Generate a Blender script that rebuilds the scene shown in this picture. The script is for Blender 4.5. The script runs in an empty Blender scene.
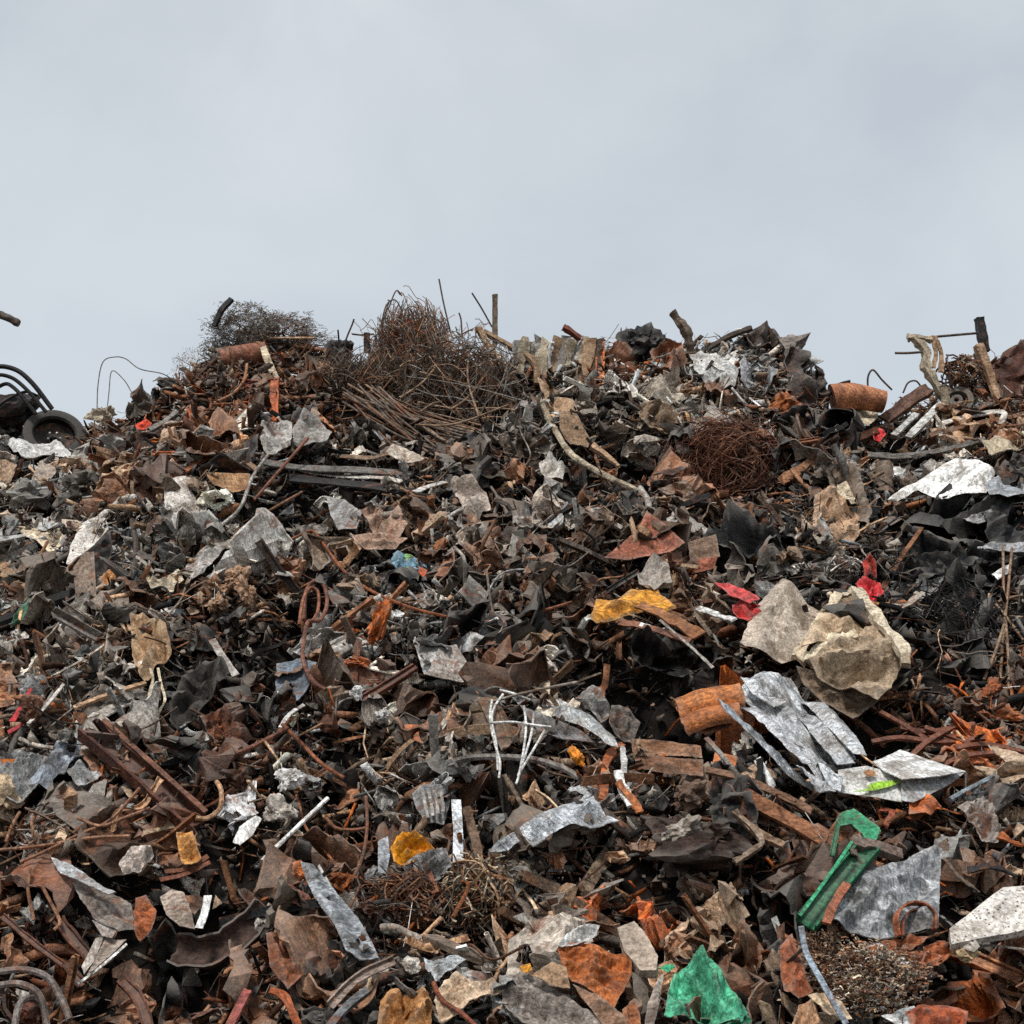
import bpy, bmesh, math, random
import numpy as np
from mathutils import Vector, Matrix
from mathutils.geometry import delaunay_2d_cdt
random.seed(7)
C = bpy.context.scene
COL = C.collection
# ------------------------------------------------------------------ camera
F, PITCH, EYE = 1407.0, math.radians(15.4), 1.6
cam = bpy.data.objects.new('camera', bpy.data.cameras.new('camera'))
COL.objects.link(cam)
cam.location = (0, 0, EYE)
cam.rotation_euler = (math.pi/2 + PITCH, 0, 0)
cam.data.sensor_width = 36
cam.data.lens = 36*F/1024
cam.data.clip_start = 0.1
cam.data.clip_end = 3000
C.camera = cam
# ------------------------------------------------------------------ sky
SUN_EL, SUN_AZ = math.radians(58), math.radians(205)     # sun_rotation measured from +Y
w = bpy.data.worlds.new('World'); C.world = w; w.use_nodes = True
nt = w.node_tree; nt.nodes.clear(); N = nt.nodes.new; L = nt.links.new
out = N('ShaderNodeOutputWorld'); bg = N('ShaderNodeBackground'); L(bg.outputs[0], out.inputs[0])
sky = N('ShaderNodeTexSky'); sky.sky_type = 'NISHITA'; sky.sun_disc = False
sky.sun_elevation = SUN_EL; sky.sun_rotation = SUN_AZ; sky.air_density = 1.2; sky.dust_density = 3
tc = N('ShaderNodeTexCoord'); mp = N('ShaderNodeMapping'); mp.inputs['Scale'].default_value = (1, 1, 1.35)
L(tc.outputs['Generated'], mp.inputs[0])
n1 = N('ShaderNodeTexNoise'); n1.inputs['Scale'].default_value = 4.0; n1.inputs['Detail'].default_value = 7
n1.inputs['Roughness'].default_value = .5; n1.inputs['Distortion'].default_value = .3
L(mp.outputs[0], n1.inputs['Vector'])
cr = N('ShaderNodeValToRGB'); cr.color_ramp.elements[0].position = .33; cr.color_ramp.elements[1].position = .66
BGS = 0.10
cr.color_ramp.elements[0].color = (0.545/BGS, 0.600/BGS, 0.662/BGS, 1)
cr.color_ramp.elements[1].color = (0.705/BGS, 0.755/BGS, 0.792/BGS, 1)
L(n1.outputs[0], cr.inputs[0])
mx = N('ShaderNodeMixRGB'); mx.inputs[0].default_value = .93
sx = N('ShaderNodeSeparateXYZ'); L(tc.outputs['Generated'], sx.inputs[0])
gr = N('ShaderNodeMapRange'); gr.inputs[1].default_value = .30; gr.inputs[2].default_value = .55; gr.inputs[3].default_value = .6; gr.inputs[4].default_value = 0; L(sx.outputs['Z'], gr.inputs[0])
lo = N('ShaderNodeMixRGB'); lo.inputs[2].default_value = (0.640/BGS, 0.715/BGS, 0.785/BGS, 1); L(gr.outputs[0], lo.inputs[0]); L(cr.outputs[0], lo.inputs[1])   # paler, bluer low sky
L(sky.outputs[0], mx.inputs[1]); L(lo.outputs[0], mx.inputs[2]); L(mx.outputs[0], bg.inputs[0])
bg.inputs[1].default_value = BGS
# ------------------------------------------------------------------ sun behind the overcast
sl = bpy.data.lights.new('sun', 'SUN'); so = bpy.data.objects.new('sun', sl); COL.objects.link(so)
sl.energy = 2.9; sl.angle = math.radians(10); sl.color = (1, .965, .92)
sd = Vector((math.sin(SUN_AZ)*math.cos(SUN_EL), math.cos(SUN_AZ)*math.cos(SUN_EL), math.sin(SUN_EL)))
so.rotation_euler = sd.to_track_quat('Z', 'Y').to_euler(); so.location = sd*60
C.view_settings.view_transform = 'Standard'; C.view_settings.look = 'None'
C.view_settings.exposure = 0.0; C.view_settings.gamma = 1.0
C.render.engine = 'CYCLES'
C.cycles.max_bounces = 3; C.cycles.diffuse_bounces = 2; C.cycles.glossy_bounces = 2
C.cycles.transmission_bounces = 2; C.cycles.transparent_max_bounces = 6
C.cycles.use_denoising = False      # at the full sample count the fine debris is crisper without it

# ------------------------------------------------------------------ small maths
CP, SP = math.cos(PITCH), math.sin(PITCH)
def ray(px, py):
    dx, dy = (px-512)/F, (512-py)/F
    return Vector((dx, CP - dy*SP, SP + dy*CP))
def project(P):
    P = np.asarray(P, float).reshape(-1, 3)
    y, z = P[:, 1], P[:, 2]-EYE
    d = y*CP + z*SP; u = -y*SP + z*CP
    return 512 + F*P[:, 0]/d, 512 - F*u/d, d
_rs = np.random.RandomState(5); _perm = _rs.permutation(512).astype(int); _val = _rs.rand(512)
def _h(i, j, k): return _val[_perm[(_perm[(_perm[i & 511] + j) & 511] + k) & 511]]
def vn(x, y, z=0.0, s=1.0):
    """value noise, -1..1, numpy"""
    x = np.asarray(x, float)*s + 100; y = np.asarray(y, float)*s + 100; z = np.asarray(z, float)*s + 100 + 0*x
    xi, yi, zi = np.floor(x).astype(int), np.floor(y).astype(int), np.floor(z).astype(int)
    fx, fy, fz = x-xi, y-yi, z-zi
    fx, fy, fz = [t*t*(3-2*t) for t in (fx, fy, fz)]
    r = 0
    for a in (0, 1):
        for b in (0, 1):
            for c in (0, 1):
                r = r + _h(xi+a, yi+b, zi+c)*(fx if a else 1-fx)*(fy if b else 1-fy)*(fz if c else 1-fz)
    return r*2-1
# ------------------------------------------------------------------ the heap's shape
CREST = 16.0; TOE = 8.15
SKYL = [(-260, 395), (0, 405), (60, 424), (100, 420), (130, 412), (152, 400), (180, 380), (200, 360), (225, 338), (250, 328), (300, 330), (335, 345),
        (360, 360), (385, 350), (420, 338), (470, 350), (520, 344), (600, 342), (640, 334), (690, 342),
        (750, 328), (790, 340), (804, 366), (813, 398), (836, 414), (870, 410), (905, 400), (950, 388), (985, 360), (1024, 345), (1280, 350)]
_cx, _cz = [], []
for _x, _y in SKYL:
    r = ray(_x, _y); k = CREST/r.y; _cx.append(r.x*k); _cz.append(EYE + r.z*k)
def macro(x, y):
    zc = np.interp(x, _cx, _cz)
    t = (y-TOE)/(CREST-TOE)
    front = zc*(0.06*t + 0.94*t) + .35*np.sin(np.clip(t, 0, 1)*math.pi*2)*.5
    back = zc - (y-CREST)*.55
    return np.maximum(np.where(t < 1, front, back), 0)
VOIDS = []        # hollows: (x, y, radius, depth)
def surf(x, y, voids=True):
    x = np.asarray(x, float); y = np.asarray(y, float)
    amp = np.clip((y-TOE)/1.0, 0, 1)*np.clip((CREST+.1-y)/1.4, .12, 1)
    z = macro(x, y) + amp*(.20*vn(x, y, 0, 1.1) + .12*vn(x, y, 7, 2.6) + .06*vn(x, y, 3, 6))
    if voids:
        for vx, vy, r, d in VOIDS:
            z = z - d*np.exp(-((x-vx)**2 + (y-vy)**2*1.6)/(r*r))
    return z
_tt = np.arange(7.4, 16.0, .02)
def lift(px, py, off=0.0, voids=False):
    """point of the heap seen at a pixel, then moved 'off' metres toward the viewer"""
    r = ray(px, py); k = _tt/r.y
    xs, zs = r.x*k, EYE + r.z*k
    hit = np.nonzero(zs < surf(xs, _tt, voids))[0]
    y = _tt[hit[0]] if len(hit) else 15.7
    k = y/r.y; P = Vector((r.x*k, y, EYE + r.z*k))
    return P - r.normalized()*off
def s2m(px, P):        # pixels -> metres at point P
    d = P.y*CP + (P.z-EYE)*SP
    return px*d/F
for v in [(300, 512, 34, .5), (235, 650, 44, .6), (190, 690, 25, .4), (100, 560, 30, .4), (650, 655, 62, .6), (730, 668, 55, .6),
          (770, 690, 25, .5), (740, 540, 36, .5), (960, 560, 50, .35), (470, 392, 45, .35), (360, 480, 40, .3), (885, 700, 40, .5),
          (190, 935, 40, .5), (225, 900, 34, .4), (700, 780, 30, .3), (35, 445, 25, .3), (130, 440, 28, .3), (300, 450, 25, .3),
          (430, 690, 26, .3), (930, 895, 28, .35), (960, 980, 45, .4), (640, 905, 28, .35), (340, 760, 26, .3), (60, 640, 26, .3),
          (300, 600, 30, .4), (490, 820, 24, .3), (340, 850, 30, .35), (590, 640, 30, .35), (560, 480, 30, .3), (640, 455, 30, .35),
          (900, 440, 26, .3), (20, 850, 26, .3), (120, 900, 28, .3), (650, 990, 24, .35), (470, 925, 24, .3), (830, 610, 24, .3),
          (760, 900, 26, .3), (140, 990, 35, .35), (390, 560, 22, .25), (820, 820, 22, .3)]:
    P = lift(v[0], v[1]); VOIDS.append((P.x, P.y, s2m(v[2], P)*1.35, v[3]*2.2))

# ------------------------------------------------------------------ colours and materials
def lin(c): return tuple(((v/255+.055)/1.055)**2.4 if v > 10 else v/255/12.92 for v in c)
PAL = dict(R=(98, 62, 44), O=(178, 98, 46), B=(134, 94, 68), G=(152, 146, 138), L=(202, 196, 187), W=(222, 221, 217),
           K=(30, 28, 27), T=(182, 150, 120), D=(106, 92, 80), S=(178, 182, 186), N=(101, 92, 83), Y=(226, 156, 34),
           E=(40, 140, 92), P=(176, 66, 62), C=(206, 190, 164), U=(110, 125, 140), A=(152, 80, 56))
WORD = dict(R='dark rusty brown', O='bright orange-rust', B='mid brown', G='grey', L='pale grey', W='white', K='black', T='tan',
            D='dull dark grey-brown')
_mats = {}
def material(kind, src):
    """kind: m painted/rusty metal, s bare silvery metal, f fabric/paper, p plastic, w wood, c concrete, z galvanized, x black film
       src: 'attr', 'obj' or an rgb tuple"""
    key = (kind, src)
    if key in _mats: return _mats[key]
    m = bpy.data.materials.new({'m': 'rusted metal', 's': 'bare metal', 'f': 'dirty cloth', 'p': 'dirty plastic', 'w': 'old wood',
                                'c': 'dirty concrete', 'z': 'galvanized metal', 'x': 'black film', 'r': 'old rubber', 'k': 'pitted plaster'}[kind])
    m.use_nodes = True; t = m.node_tree; t.nodes.clear(); N = t.nodes.new; L = t.links.new
    o = N('ShaderNodeOutputMaterial'); b = N('ShaderNodeBsdfPrincipled'); L(b.outputs[0], o.inputs[0])
    if src == 'attr':
        a = N('ShaderNodeAttribute'); a.attribute_name = 'col'; base = a.outputs['Color']
    elif src == 'obj':
        a = N('ShaderNodeObjectInfo'); base = a.outputs['Color']
    else:
        a = N('ShaderNodeRGB'); a.outputs[0].default_value = (*src, 1); base = a.outputs[0]
    g = N('ShaderNodeNewGeometry')
    def noise(scale, detail=5, rough=.6, dist=0):
        n = N('ShaderNodeTexNoise'); n.inputs['Scale'].default_value = scale; n.inputs['Detail'].default_value = detail
        n.inputs['Roughness'].default_value = rough; n.inputs['Distortion'].default_value = dist
        L(g.outputs['Position'], n.inputs['Vector']); return n.outputs[0]
    def ramp(f, p0, c0, p1, c1):
        r = N('ShaderNodeValToRGB'); e = r.color_ramp.elements
        e[0].position = p0; e[0].color = (*c0, 1); e[1].position = p1; e[1].color = (*c1, 1); L(f, r.inputs[0]); return r.outputs[0]
    def mix(fac, c1, c2, mode='MIX'):
        x = N('ShaderNodeMixRGB'); x.blend_type = mode
        for s, v in zip(x.inputs, (fac, c1, c2)):
            if isinstance(v, (int, float)): s.default_value = v
            elif isinstance(v, tuple): s.default_value = (*v, 1)
            else: L(v, s)
        return x.outputs[0]
    v1 = ramp(noise(7, 6, .65), .3, (.78,)*3, .7, (1.4,)*3)
    c = mix(1, base, v1, 'MULTIPLY')
    v2 = ramp(noise(38, 4, .75), .38, (.55,)*3, .6, (1.4,)*3)
    c = mix(.85, c, v2, 'MULTIPLY')
    st = ramp(noise(2.6, 7, .75, 1.5), .40, lin((150, 136, 122)), .54, (1, 1, 1))
    c = mix(.75, c, st, 'MULTIPLY')
    if kind in 'mszpx':  # scratches and runs, their direction differs from piece to piece
        oi = N('ShaderNodeObjectInfo'); am = N('ShaderNodeMath'); am.operation = 'MULTIPLY'; am.inputs[1].default_value = 40; L(oi.outputs['Random'], am.inputs[0])
        vr = N('ShaderNodeVectorRotate'); vr.rotation_type = 'AXIS_ANGLE'; vr.inputs['Axis'].default_value = (.45, .75, .5)
        L(g.outputs['Position'], vr.inputs['Vector']); L(am.outputs[0], vr.inputs['Angle'])
        ms = N('ShaderNodeMapping'); ms.inputs['Scale'].default_value = (3, 46, 16); L(vr.outputs[0], ms.inputs[0])
        ns = N('ShaderNodeTexNoise'); ns.inputs['Scale'].default_value = 1.6; ns.inputs['Detail'].default_value = 5; ns.inputs['Roughness'].default_value = .65
        L(ms.outputs[0], ns.inputs['Vector'])
        c = mix(.8, c, ramp(ns.outputs[0], .36, (.42,)*3, .6, (1.4,)*3), 'MULTIPLY')
    rust_amt = {'m': (.54, .62), 's': (.64, .72), 'f': (.6, .75), 'p': (.56, .70), 'w': (.6, .8), 'c': (.66, .76), 'z': (.7, .78),
                'x': (.8, .9), 'r': (.75, .9), 'k': (.64, .76)}[kind]
    rf = ramp(noise(4.5, 9, .72, .6), rust_amt[0], (0,)*3, rust_amt[1], (1,)*3)
    rc = ramp(noise(16, 5, .7), .35, lin((58, 38, 30)), .68, lin((156, 96, 62)))
    if kind in 'fpwcxrk': rc = ramp(noise(16, 5, .7), .35, lin((55, 43, 34)), .68, lin((120, 98, 78)))
    mult = N('ShaderNodeMath'); mult.operation = 'MULTIPLY'; mult.inputs[1].default_value = .8; L(rf, mult.inputs[0])
    c = mix(mult.outputs[0], c, rc)
    if kind == 'z':
        vo = N('ShaderNodeTexVoronoi'); vo.inputs['Scale'].default_value = 15; L(g.outputs['Position'], vo.inputs['Vector'])
        c = mix(.85, c, ramp(vo.outputs['Color'], .15, (.35,)*3, .85, (1.4,)*3), 'MULTIPLY')
    if kind == 'w':
        wv = N('ShaderNodeTexNoise'); wv.inputs['Scale'].default_value = 9; wv.inputs['Detail'].default_value = 6
        mpn = N('ShaderNodeMapping'); mpn.inputs['Scale'].default_value = (1.2, 9, 6); L(g.outputs['Position'], mpn.inputs[0]); L(mpn.outputs[0], wv.inputs['Vector'])
        c = mix(.8, c, ramp(wv.outputs[0], .35, (.5,)*3, .65, (1.25,)*3), 'MULTIPLY')
    if kind == 'f':      # faint prints and stains
        c = mix(.5, c, ramp(noise(75, 3, .8), .38, (.45,)*3, .55, (1.1,)*3), 'MULTIPLY')
    if kind == 'k':      # pitted, speckled surface
        sp = N('ShaderNodeTexVoronoi'); sp.inputs['Scale'].default_value = 34; L(g.outputs['Position'], sp.inputs['Vector'])
        c = mix(1, c, ramp(sp.outputs['Distance'], .16, (.12,)*3, .3, (1,)*3), 'MULTIPLY')
    pt = ramp(g.outputs['Pointiness'], .52, (0,)*3, .62, (.4,)*3)
    c = mix(pt, c, mix(.5, c, lin((205, 196, 184))))      # worn edges and creases
    L(c, b.inputs['Base Color'])
    b.inputs['Roughness'].default_value = {'m': .62, 's': .42, 'f': .85, 'p': .5, 'w': .85, 'c': .9, 'z': .5, 'x': .55, 'r': .7, 'k': .85}[kind]
    if kind in 'mspx':
        rr_ = N('ShaderNodeMapRange'); rr_.inputs[1].default_value = .35; rr_.inputs[2].default_value = .65; q_ = b.inputs['Roughness'].default_value
        rr_.inputs[3].default_value = q_-.2; rr_.inputs[4].default_value = q_+.2; L(noise(11, 4, .6), rr_.inputs[0]); L(rr_.outputs[0], b.inputs['Roughness'])
    b.inputs['Metallic'].default_value = {'s': .35, 'z': .25}.get(kind, 0)
    b.inputs['Specular IOR Level'].default_value = {'w': .2, 'c': .2, 'f': .2}.get(kind, .34)
    bp = N('ShaderNodeBump'); bp.inputs['Strength'].default_value = .7; bp.inputs['Distance'].default_value = .018
    L(noise(30, 5, .7), bp.inputs['Height']); L(bp.outputs[0], b.inputs['Normal'])
    _mats[key] = m
    return m
def colour(c):
    """palette letter (with optional lightness percent, e.g. 'G80') or rgb tuple -> linear rgb"""
    if isinstance(c, str):
        k = int(c[1:] or 100)/100; c = tuple(min(255, v*k) for v in PAL[c[0]])
    return tuple(round(v, 4) for v in lin(c))

# ------------------------------------------------------------------ linking things
HEROES = []                       # (px, py, short phrase) used as landmarks in labels
def link(name, me, parent=None, loc=None):
    o = bpy.data.objects.new(name, me); COL.objects.link(o)
    if parent: o.parent = parent
    if loc is not None: o.location = loc
    return o
def describe(o, label, cat, group=None, kind=None):
    if label: o['label'] = label
    if cat: o['category'] = cat
    if group: o['group'] = group
    if kind: o['kind'] = kind
    return o
def mesh(name, V, Fc, mat, smooth=None, parent=None, origin=None):
    """V world coordinates -> mesh object whose origin is the shape's middle (or the parent's)"""
    V = np.asarray(V, float)
    if parent is not None: org = np.array(parent.location)
    elif origin is not None: org = np.array(origin)
    else: org = np.array([V[:, 0].mean(), V[:, 1].mean(), V[:, 2].min()])
    me = bpy.data.meshes.new(name); me.from_pydata((V-org).tolist(), [], [tuple(f) for f in Fc]); me.update()
    me.materials.append(mat)
    if smooth:
        me.shade_smooth(); me.set_sharp_from_angle(angle=math.radians(smooth))
    return link(name, me, parent, None if parent is not None else Vector(org))
def paint(o, cc):
    at_ = o.data.color_attributes.new('col', 'FLOAT_COLOR', 'POINT'); at_.data.foreach_set('color', np.asarray(cc, np.float32).ravel())
def empty(name, P, label, cat, group=None):
    o = bpy.data.objects.new(name, None); COL.objects.link(o); o.location = P; o.empty_display_size = .1
    return describe(o, label, cat, group)

# ------------------------------------------------------------------ shape makers (numpy)
def tri(x): return np.abs((x % 2.0) - 1)*2-1
def crumple(poly, cr=.5, rib=None, bend=None, folds=(), th=.008, cell=None, seed=0, jag=.25, holes=0):
    """irregular sheet in local xy, creased and folded, with thickness. poly: list of 2D points in metres"""
    R = random.Random(seed); P = np.array(poly, float)
    size = max(np.ptp(P[:, 0]), np.ptp(P[:, 1]))
    area = abs(.5*np.sum(P[:, 0]*np.roll(P[:, 1], -1) - P[:, 1]*np.roll(P[:, 0], -1)))
    cell = cell or max(size/24, math.sqrt(area)/16)
    B = []
    for i in range(len(P)):
        a, b = P[i], P[(i+1) % len(P)]; n = max(1, int(np.linalg.norm(b-a)/cell))
        nrm = np.array([b[1]-a[1], a[0]-b[0]])/(np.linalg.norm(b-a)+1e-9)
        for k in range(n):
            q = a + (b-a)*k/n
            if k: q = q + nrm*cell*jag*R.uniform(-1, 1)
            B.append(q)
    mn, mxx = P.min(0), P.max(0); I = []
    y = mn[1] + cell*.5; row = 0
    while y < mxx[1]:
        x = mn[0] + cell*(.25 + .5*(row % 2))
        while x < mxx[0]:
            I.append((x+R.uniform(-.3, .3)*cell, y+R.uniform(-.3, .3)*cell)); x += cell
        y += cell*.87; row += 1
    def inside(pt):
        c = False; j = len(P)-1
        for i in range(len(P)):
            if (P[i][1] > pt[1]) != (P[j][1] > pt[1]) and pt[0] < (P[j][0]-P[i][0])*(pt[1]-P[i][1])/(P[j][1]-P[i][1]+1e-12)+P[i][0]: c = not c
            j = i
        return c
    Bn = np.array(B)
    I = [p for p in I if inside(p) and np.min(np.sum((Bn-np.array(p))**2, 1)) > (.45*cell)**2]
    vs = [Vector((float(a), float(b))) for a, b in B] + [Vector(p) for p in I]
    nb = len(B)
    r = delaunay_2d_cdt(vs, [], [list(range(nb))], 1, 1e-6)
    V2 = np.array([(v.x, v.y) for v in r[0]]); T = [tuple(f) for f in r[2]]
    if holes:
        hc = [(R.uniform(mn[0], mxx[0]), R.uniform(mn[1], mxx[1]), R.uniform(.06, .13)*size) for _ in range(holes)]
        def ok(f):
            c = V2[list(f)].mean(0)
            return all((c[0]-h[0])**2 + (c[1]-h[1])**2*2 > h[2]**2 for h in hc)
        T = [f for f in T if ok(f)]
    ctr = V2.mean(0); U = (V2-ctr)/size
    wx = .10*vn(U[:, 0], U[:, 1], seed*.37, 3); wy = .10*vn(U[:, 0], U[:, 1], seed*.37+9, 3)
    h = np.zeros(len(V2))
    cv = np.cov((V2-ctr).T); ew, ev = np.linalg.eigh(cv); a0 = math.atan2(ev[1, 0], ev[0, 0])      # across the sheet's length
    an = 1.15 if ew[1] > 2.2*ew[0] else 1.0
    for f in (1.3, 2.2, 3.6, 5.5, 9):
        a = a0 + R.gauss(0, .3) if f < 6 and R.random() < .75 else R.uniform(0, math.pi)
        h += cr*(.21*an/f)*tri(f*(math.cos(a)*(U[:, 0]+wx) + math.sin(a)*(U[:, 1]+wy))*2 + R.uniform(0, 2))
    h += cr*.07*vn(U[:, 0], U[:, 1], seed*.61, 4) + cr*.04*vn(U[:, 0], U[:, 1], seed*.21, 11)
    if rib:
        a, n, am = rib
        h += am*np.clip(1.6*np.sin((math.cos(a)*(U[:, 0]+wx*.35) + math.sin(a)*(U[:, 1]+wy*.35))*n*2*math.pi), -1, 1)
    h = h*size
    e_ = np.array([np.min(np.sum((Bn-q)**2, 1)) for q in V2])**.5; h = h*(.35+.65*np.clip(e_/(.12*size), 0, 1))      # rims stay straighter than the middle
    V = np.column_stack([V2-ctr, h])
    if bend:
        a, k = bend                       # roll around axis direction a, total angle k
        d = np.array([-math.sin(a), math.cos(a)]); s = V[:, :2] @ d; w_ = np.ptp(s) or 1; Rr = w_/k
        th_ = s/Rr; rr = Rr - V[:, 2]
        ns = rr*np.sin(th_); nz = Rr - rr*np.cos(th_)
        V[:, :2] += np.outer(ns-s, d); V[:, 2] = nz
    for fo in folds:                      # (direction angle, offset -.5.. .5, fold angle)
        a, off, ang = fo; d = np.array([math.cos(a), math.sin(a)]); s = V[:, :2] @ d - off*size
        m_ = s > 0; ax = Vector((-math.sin(a), math.cos(a), 0)); M = np.array(Matrix.Rotation(ang, 3, ax))
        pv = np.array([d[0]*off*size, d[1]*off*size, 0])
        V[m_] = (V[m_]-pv) @ M.T + pv
    # thickness from area-weighted vertex normals
    Tn = np.array(T); n = np.cross(V[Tn[:, 1]]-V[Tn[:, 0]], V[Tn[:, 2]]-V[Tn[:, 0]]); VN = np.zeros_like(V)
    for k in range(3): np.add.at(VN, Tn[:, k], n)
    VN /= (np.linalg.norm(VN, axis=1)[:, None]+1e-12)
    m_ = len(V); W = np.vstack([V, V-VN*th]); Fc = list(T) + [(c+m_, b+m_, a+m_) for a, b, c in T]
    ed = {}
    for f in T:
        for i in range(3):
            e = (f[i], f[(i+1) % 3]); k = (min(e), max(e)); ed[k] = None if k in ed else e
    for e in ed.values():
        if e: Fc.append((e[1], e[0], e[0]+m_, e[1]+m_))
    return W, Fc
def catmull(pts, n=6):
    P = [np.array(p, float) for p in pts]
    if len(P) == 2: return [P[0]+(P[1]-P[0])*t for t in np.linspace(0, 1, n+1)]
    Q = [2*P[0]-P[1]] + P + [2*P[-1]-P[-2]]; out = []
    for i in range(1, len(Q)-2):
        for k in range(n):
            t = k/n; a, b, c, d = Q[i-1:i+3]
            out.append(.5*((2*b)+(-a+c)*t+(2*a-5*b+4*c-d)*t*t+(-a+3*b-3*c+d)*t**3))
    return out + [P[-1]]
SECT = {
 'flat': lambda t: [(-.5, -t), (.5, -t), (.5, t), (-.5, t)],
 'box': lambda t: [(-.5, -t), (0, -t), (.5, -t), (.5, 0), (.5, t), (0, t), (-.5, t), (-.5, 0)],
 'U': lambda t: [(-.5, -.2), (.5, -.2), (.5, .3), (.5-t, .3), (.5-t, -.2+t), (-.5+t, -.2+t), (-.5+t, .3), (-.5, .3)],
 'L': lambda t: [(-.5, -.25), (.5, -.25), (.5, -.25+t), (-.5+t, -.25+t), (-.5+t, .4), (-.5, .4)],
 'I': lambda t: [(-.5, -.35), (-.5+t, -.35), (-.5+t, -t/2), (.5-t, -t/2), (.5-t, -.35), (.5, -.35), (.5, .35), (.5-t, .35), (.5-t, t/2), (-.5+t, t/2), (-.5+t, .35), (-.5, .35)],
 'C': lambda t: [(-.5*math.cos(a), .45*math.sin(a)) for a in np.linspace(0, math.pi, 9)] + [((.5-t)*math.cos(a), (.45-t)*math.sin(a)) for a in np.linspace(0, math.pi, 9)],
}
def sweep(path, section, width, up=(0, -.8, .6), roll=0., twist=0., rough=0., taper=1., jag=0., seed=0, n=6, smooth=True):
    """closed section swept along a path. path: 3D points; section: list of 2D unit points"""
    R = random.Random(seed)
    P = catmull(path, n) if smooth else [np.array(p, float) for p in path]
    P = np.array(P); m = len(P); V = []; up = np.array(up, float); k = len(section); side0 = None
    for i in range(m):
        t = P[min(i+1, m-1)]-P[max(i-1, 0)]; t = t/(np.linalg.norm(t)+1e-9)
        if side0 is None: s = np.cross(t, up)
        else: s = side0 - t*np.dot(side0, t)
        if np.linalg.norm(s) < 1e-6: s = np.cross(t, (1, 0, 0))
        s /= np.linalg.norm(s); side0 = s; u = np.cross(s, t)
        a = roll + twist*i/(m-1); ca, sa = math.cos(a), math.sin(a)
        ss, uu = s*ca+u*sa, -s*sa+u*ca
        wd = width*(1+(taper-1)*i/(m-1)); wb = 1 + (vn(i*.9, seed)*rough*1.2 if rough else 0)
        for x, y in section:
            j = jag*width*R.uniform(-1, 1) if i in (0, m-1) else 0
            V.append(P[i] + ss*x*wd*wb + uu*y*wd*wb + t*j)
    V = np.array(V)
    if rough:
        d = rough*width*.5
        V = V + np.column_stack([vn(V[:, 0], V[:, 1], V[:, 2]+q, 1.1/width)*d for q in (0, 31, 77)])
    Fc = [(i*k+j, i*k+(j+1) % k, (i+1)*k+(j+1) % k, (i+1)*k+j) for i in range(m-1) for j in range(k)]
    Fc += [tuple(reversed(range(k))), tuple(range((m-1)*k, m*k))]
    return V, Fc
def circ(n): return [(.5*math.cos(2*math.pi*i/n), .5*math.sin(2*math.pi*i/n)) for i in range(n)]
def blob(center, rad, rough=.25, facet=.3, sub=3, seed=0, rot=None):
    bm = bmesh.new(); bmesh.ops.create_icosphere(bm, subdivisions=sub, radius=1)
    V = np.array([v.co[:] for v in bm.verts]); Fc = [tuple(v.index for v in f.verts) for f in bm.faces]; bm.free()
    R = random.Random(seed); s = seed*1.7
    for _ in range(9):                        # cut flats
        d = np.array([R.gauss(0, 1) for _ in range(3)]); d /= np.linalg.norm(d); c = 1-facet*R.uniform(.4, 1.2)
        q = V @ d; mk = q > c; V[mk] -= np.outer(q[mk]-c, d)
    r = 1 + rough*(vn(V[:, 0]+s, V[:, 1], V[:, 2], 1.6) + .5*vn(V[:, 0]+s, V[:, 1], V[:, 2], 3.7) + .35*vn(V[:, 0]+s, V[:, 1], V[:, 2], 8))
    V = V*r[:, None]*np.array(rad)
    M = rot if rot is not None else np.array(Matrix.Rotation(R.uniform(-.4, .4), 3, 'Y'))
    return V @ M.T + np.array(center), Fc
def merge(parts):
    V, Fc, n = [], [], 0
    for v, f in parts:
        V.append(np.asarray(v)); Fc += [tuple(i+n for i in q) for q in f]; n += len(v)
    return np.vstack(V), Fc
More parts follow.
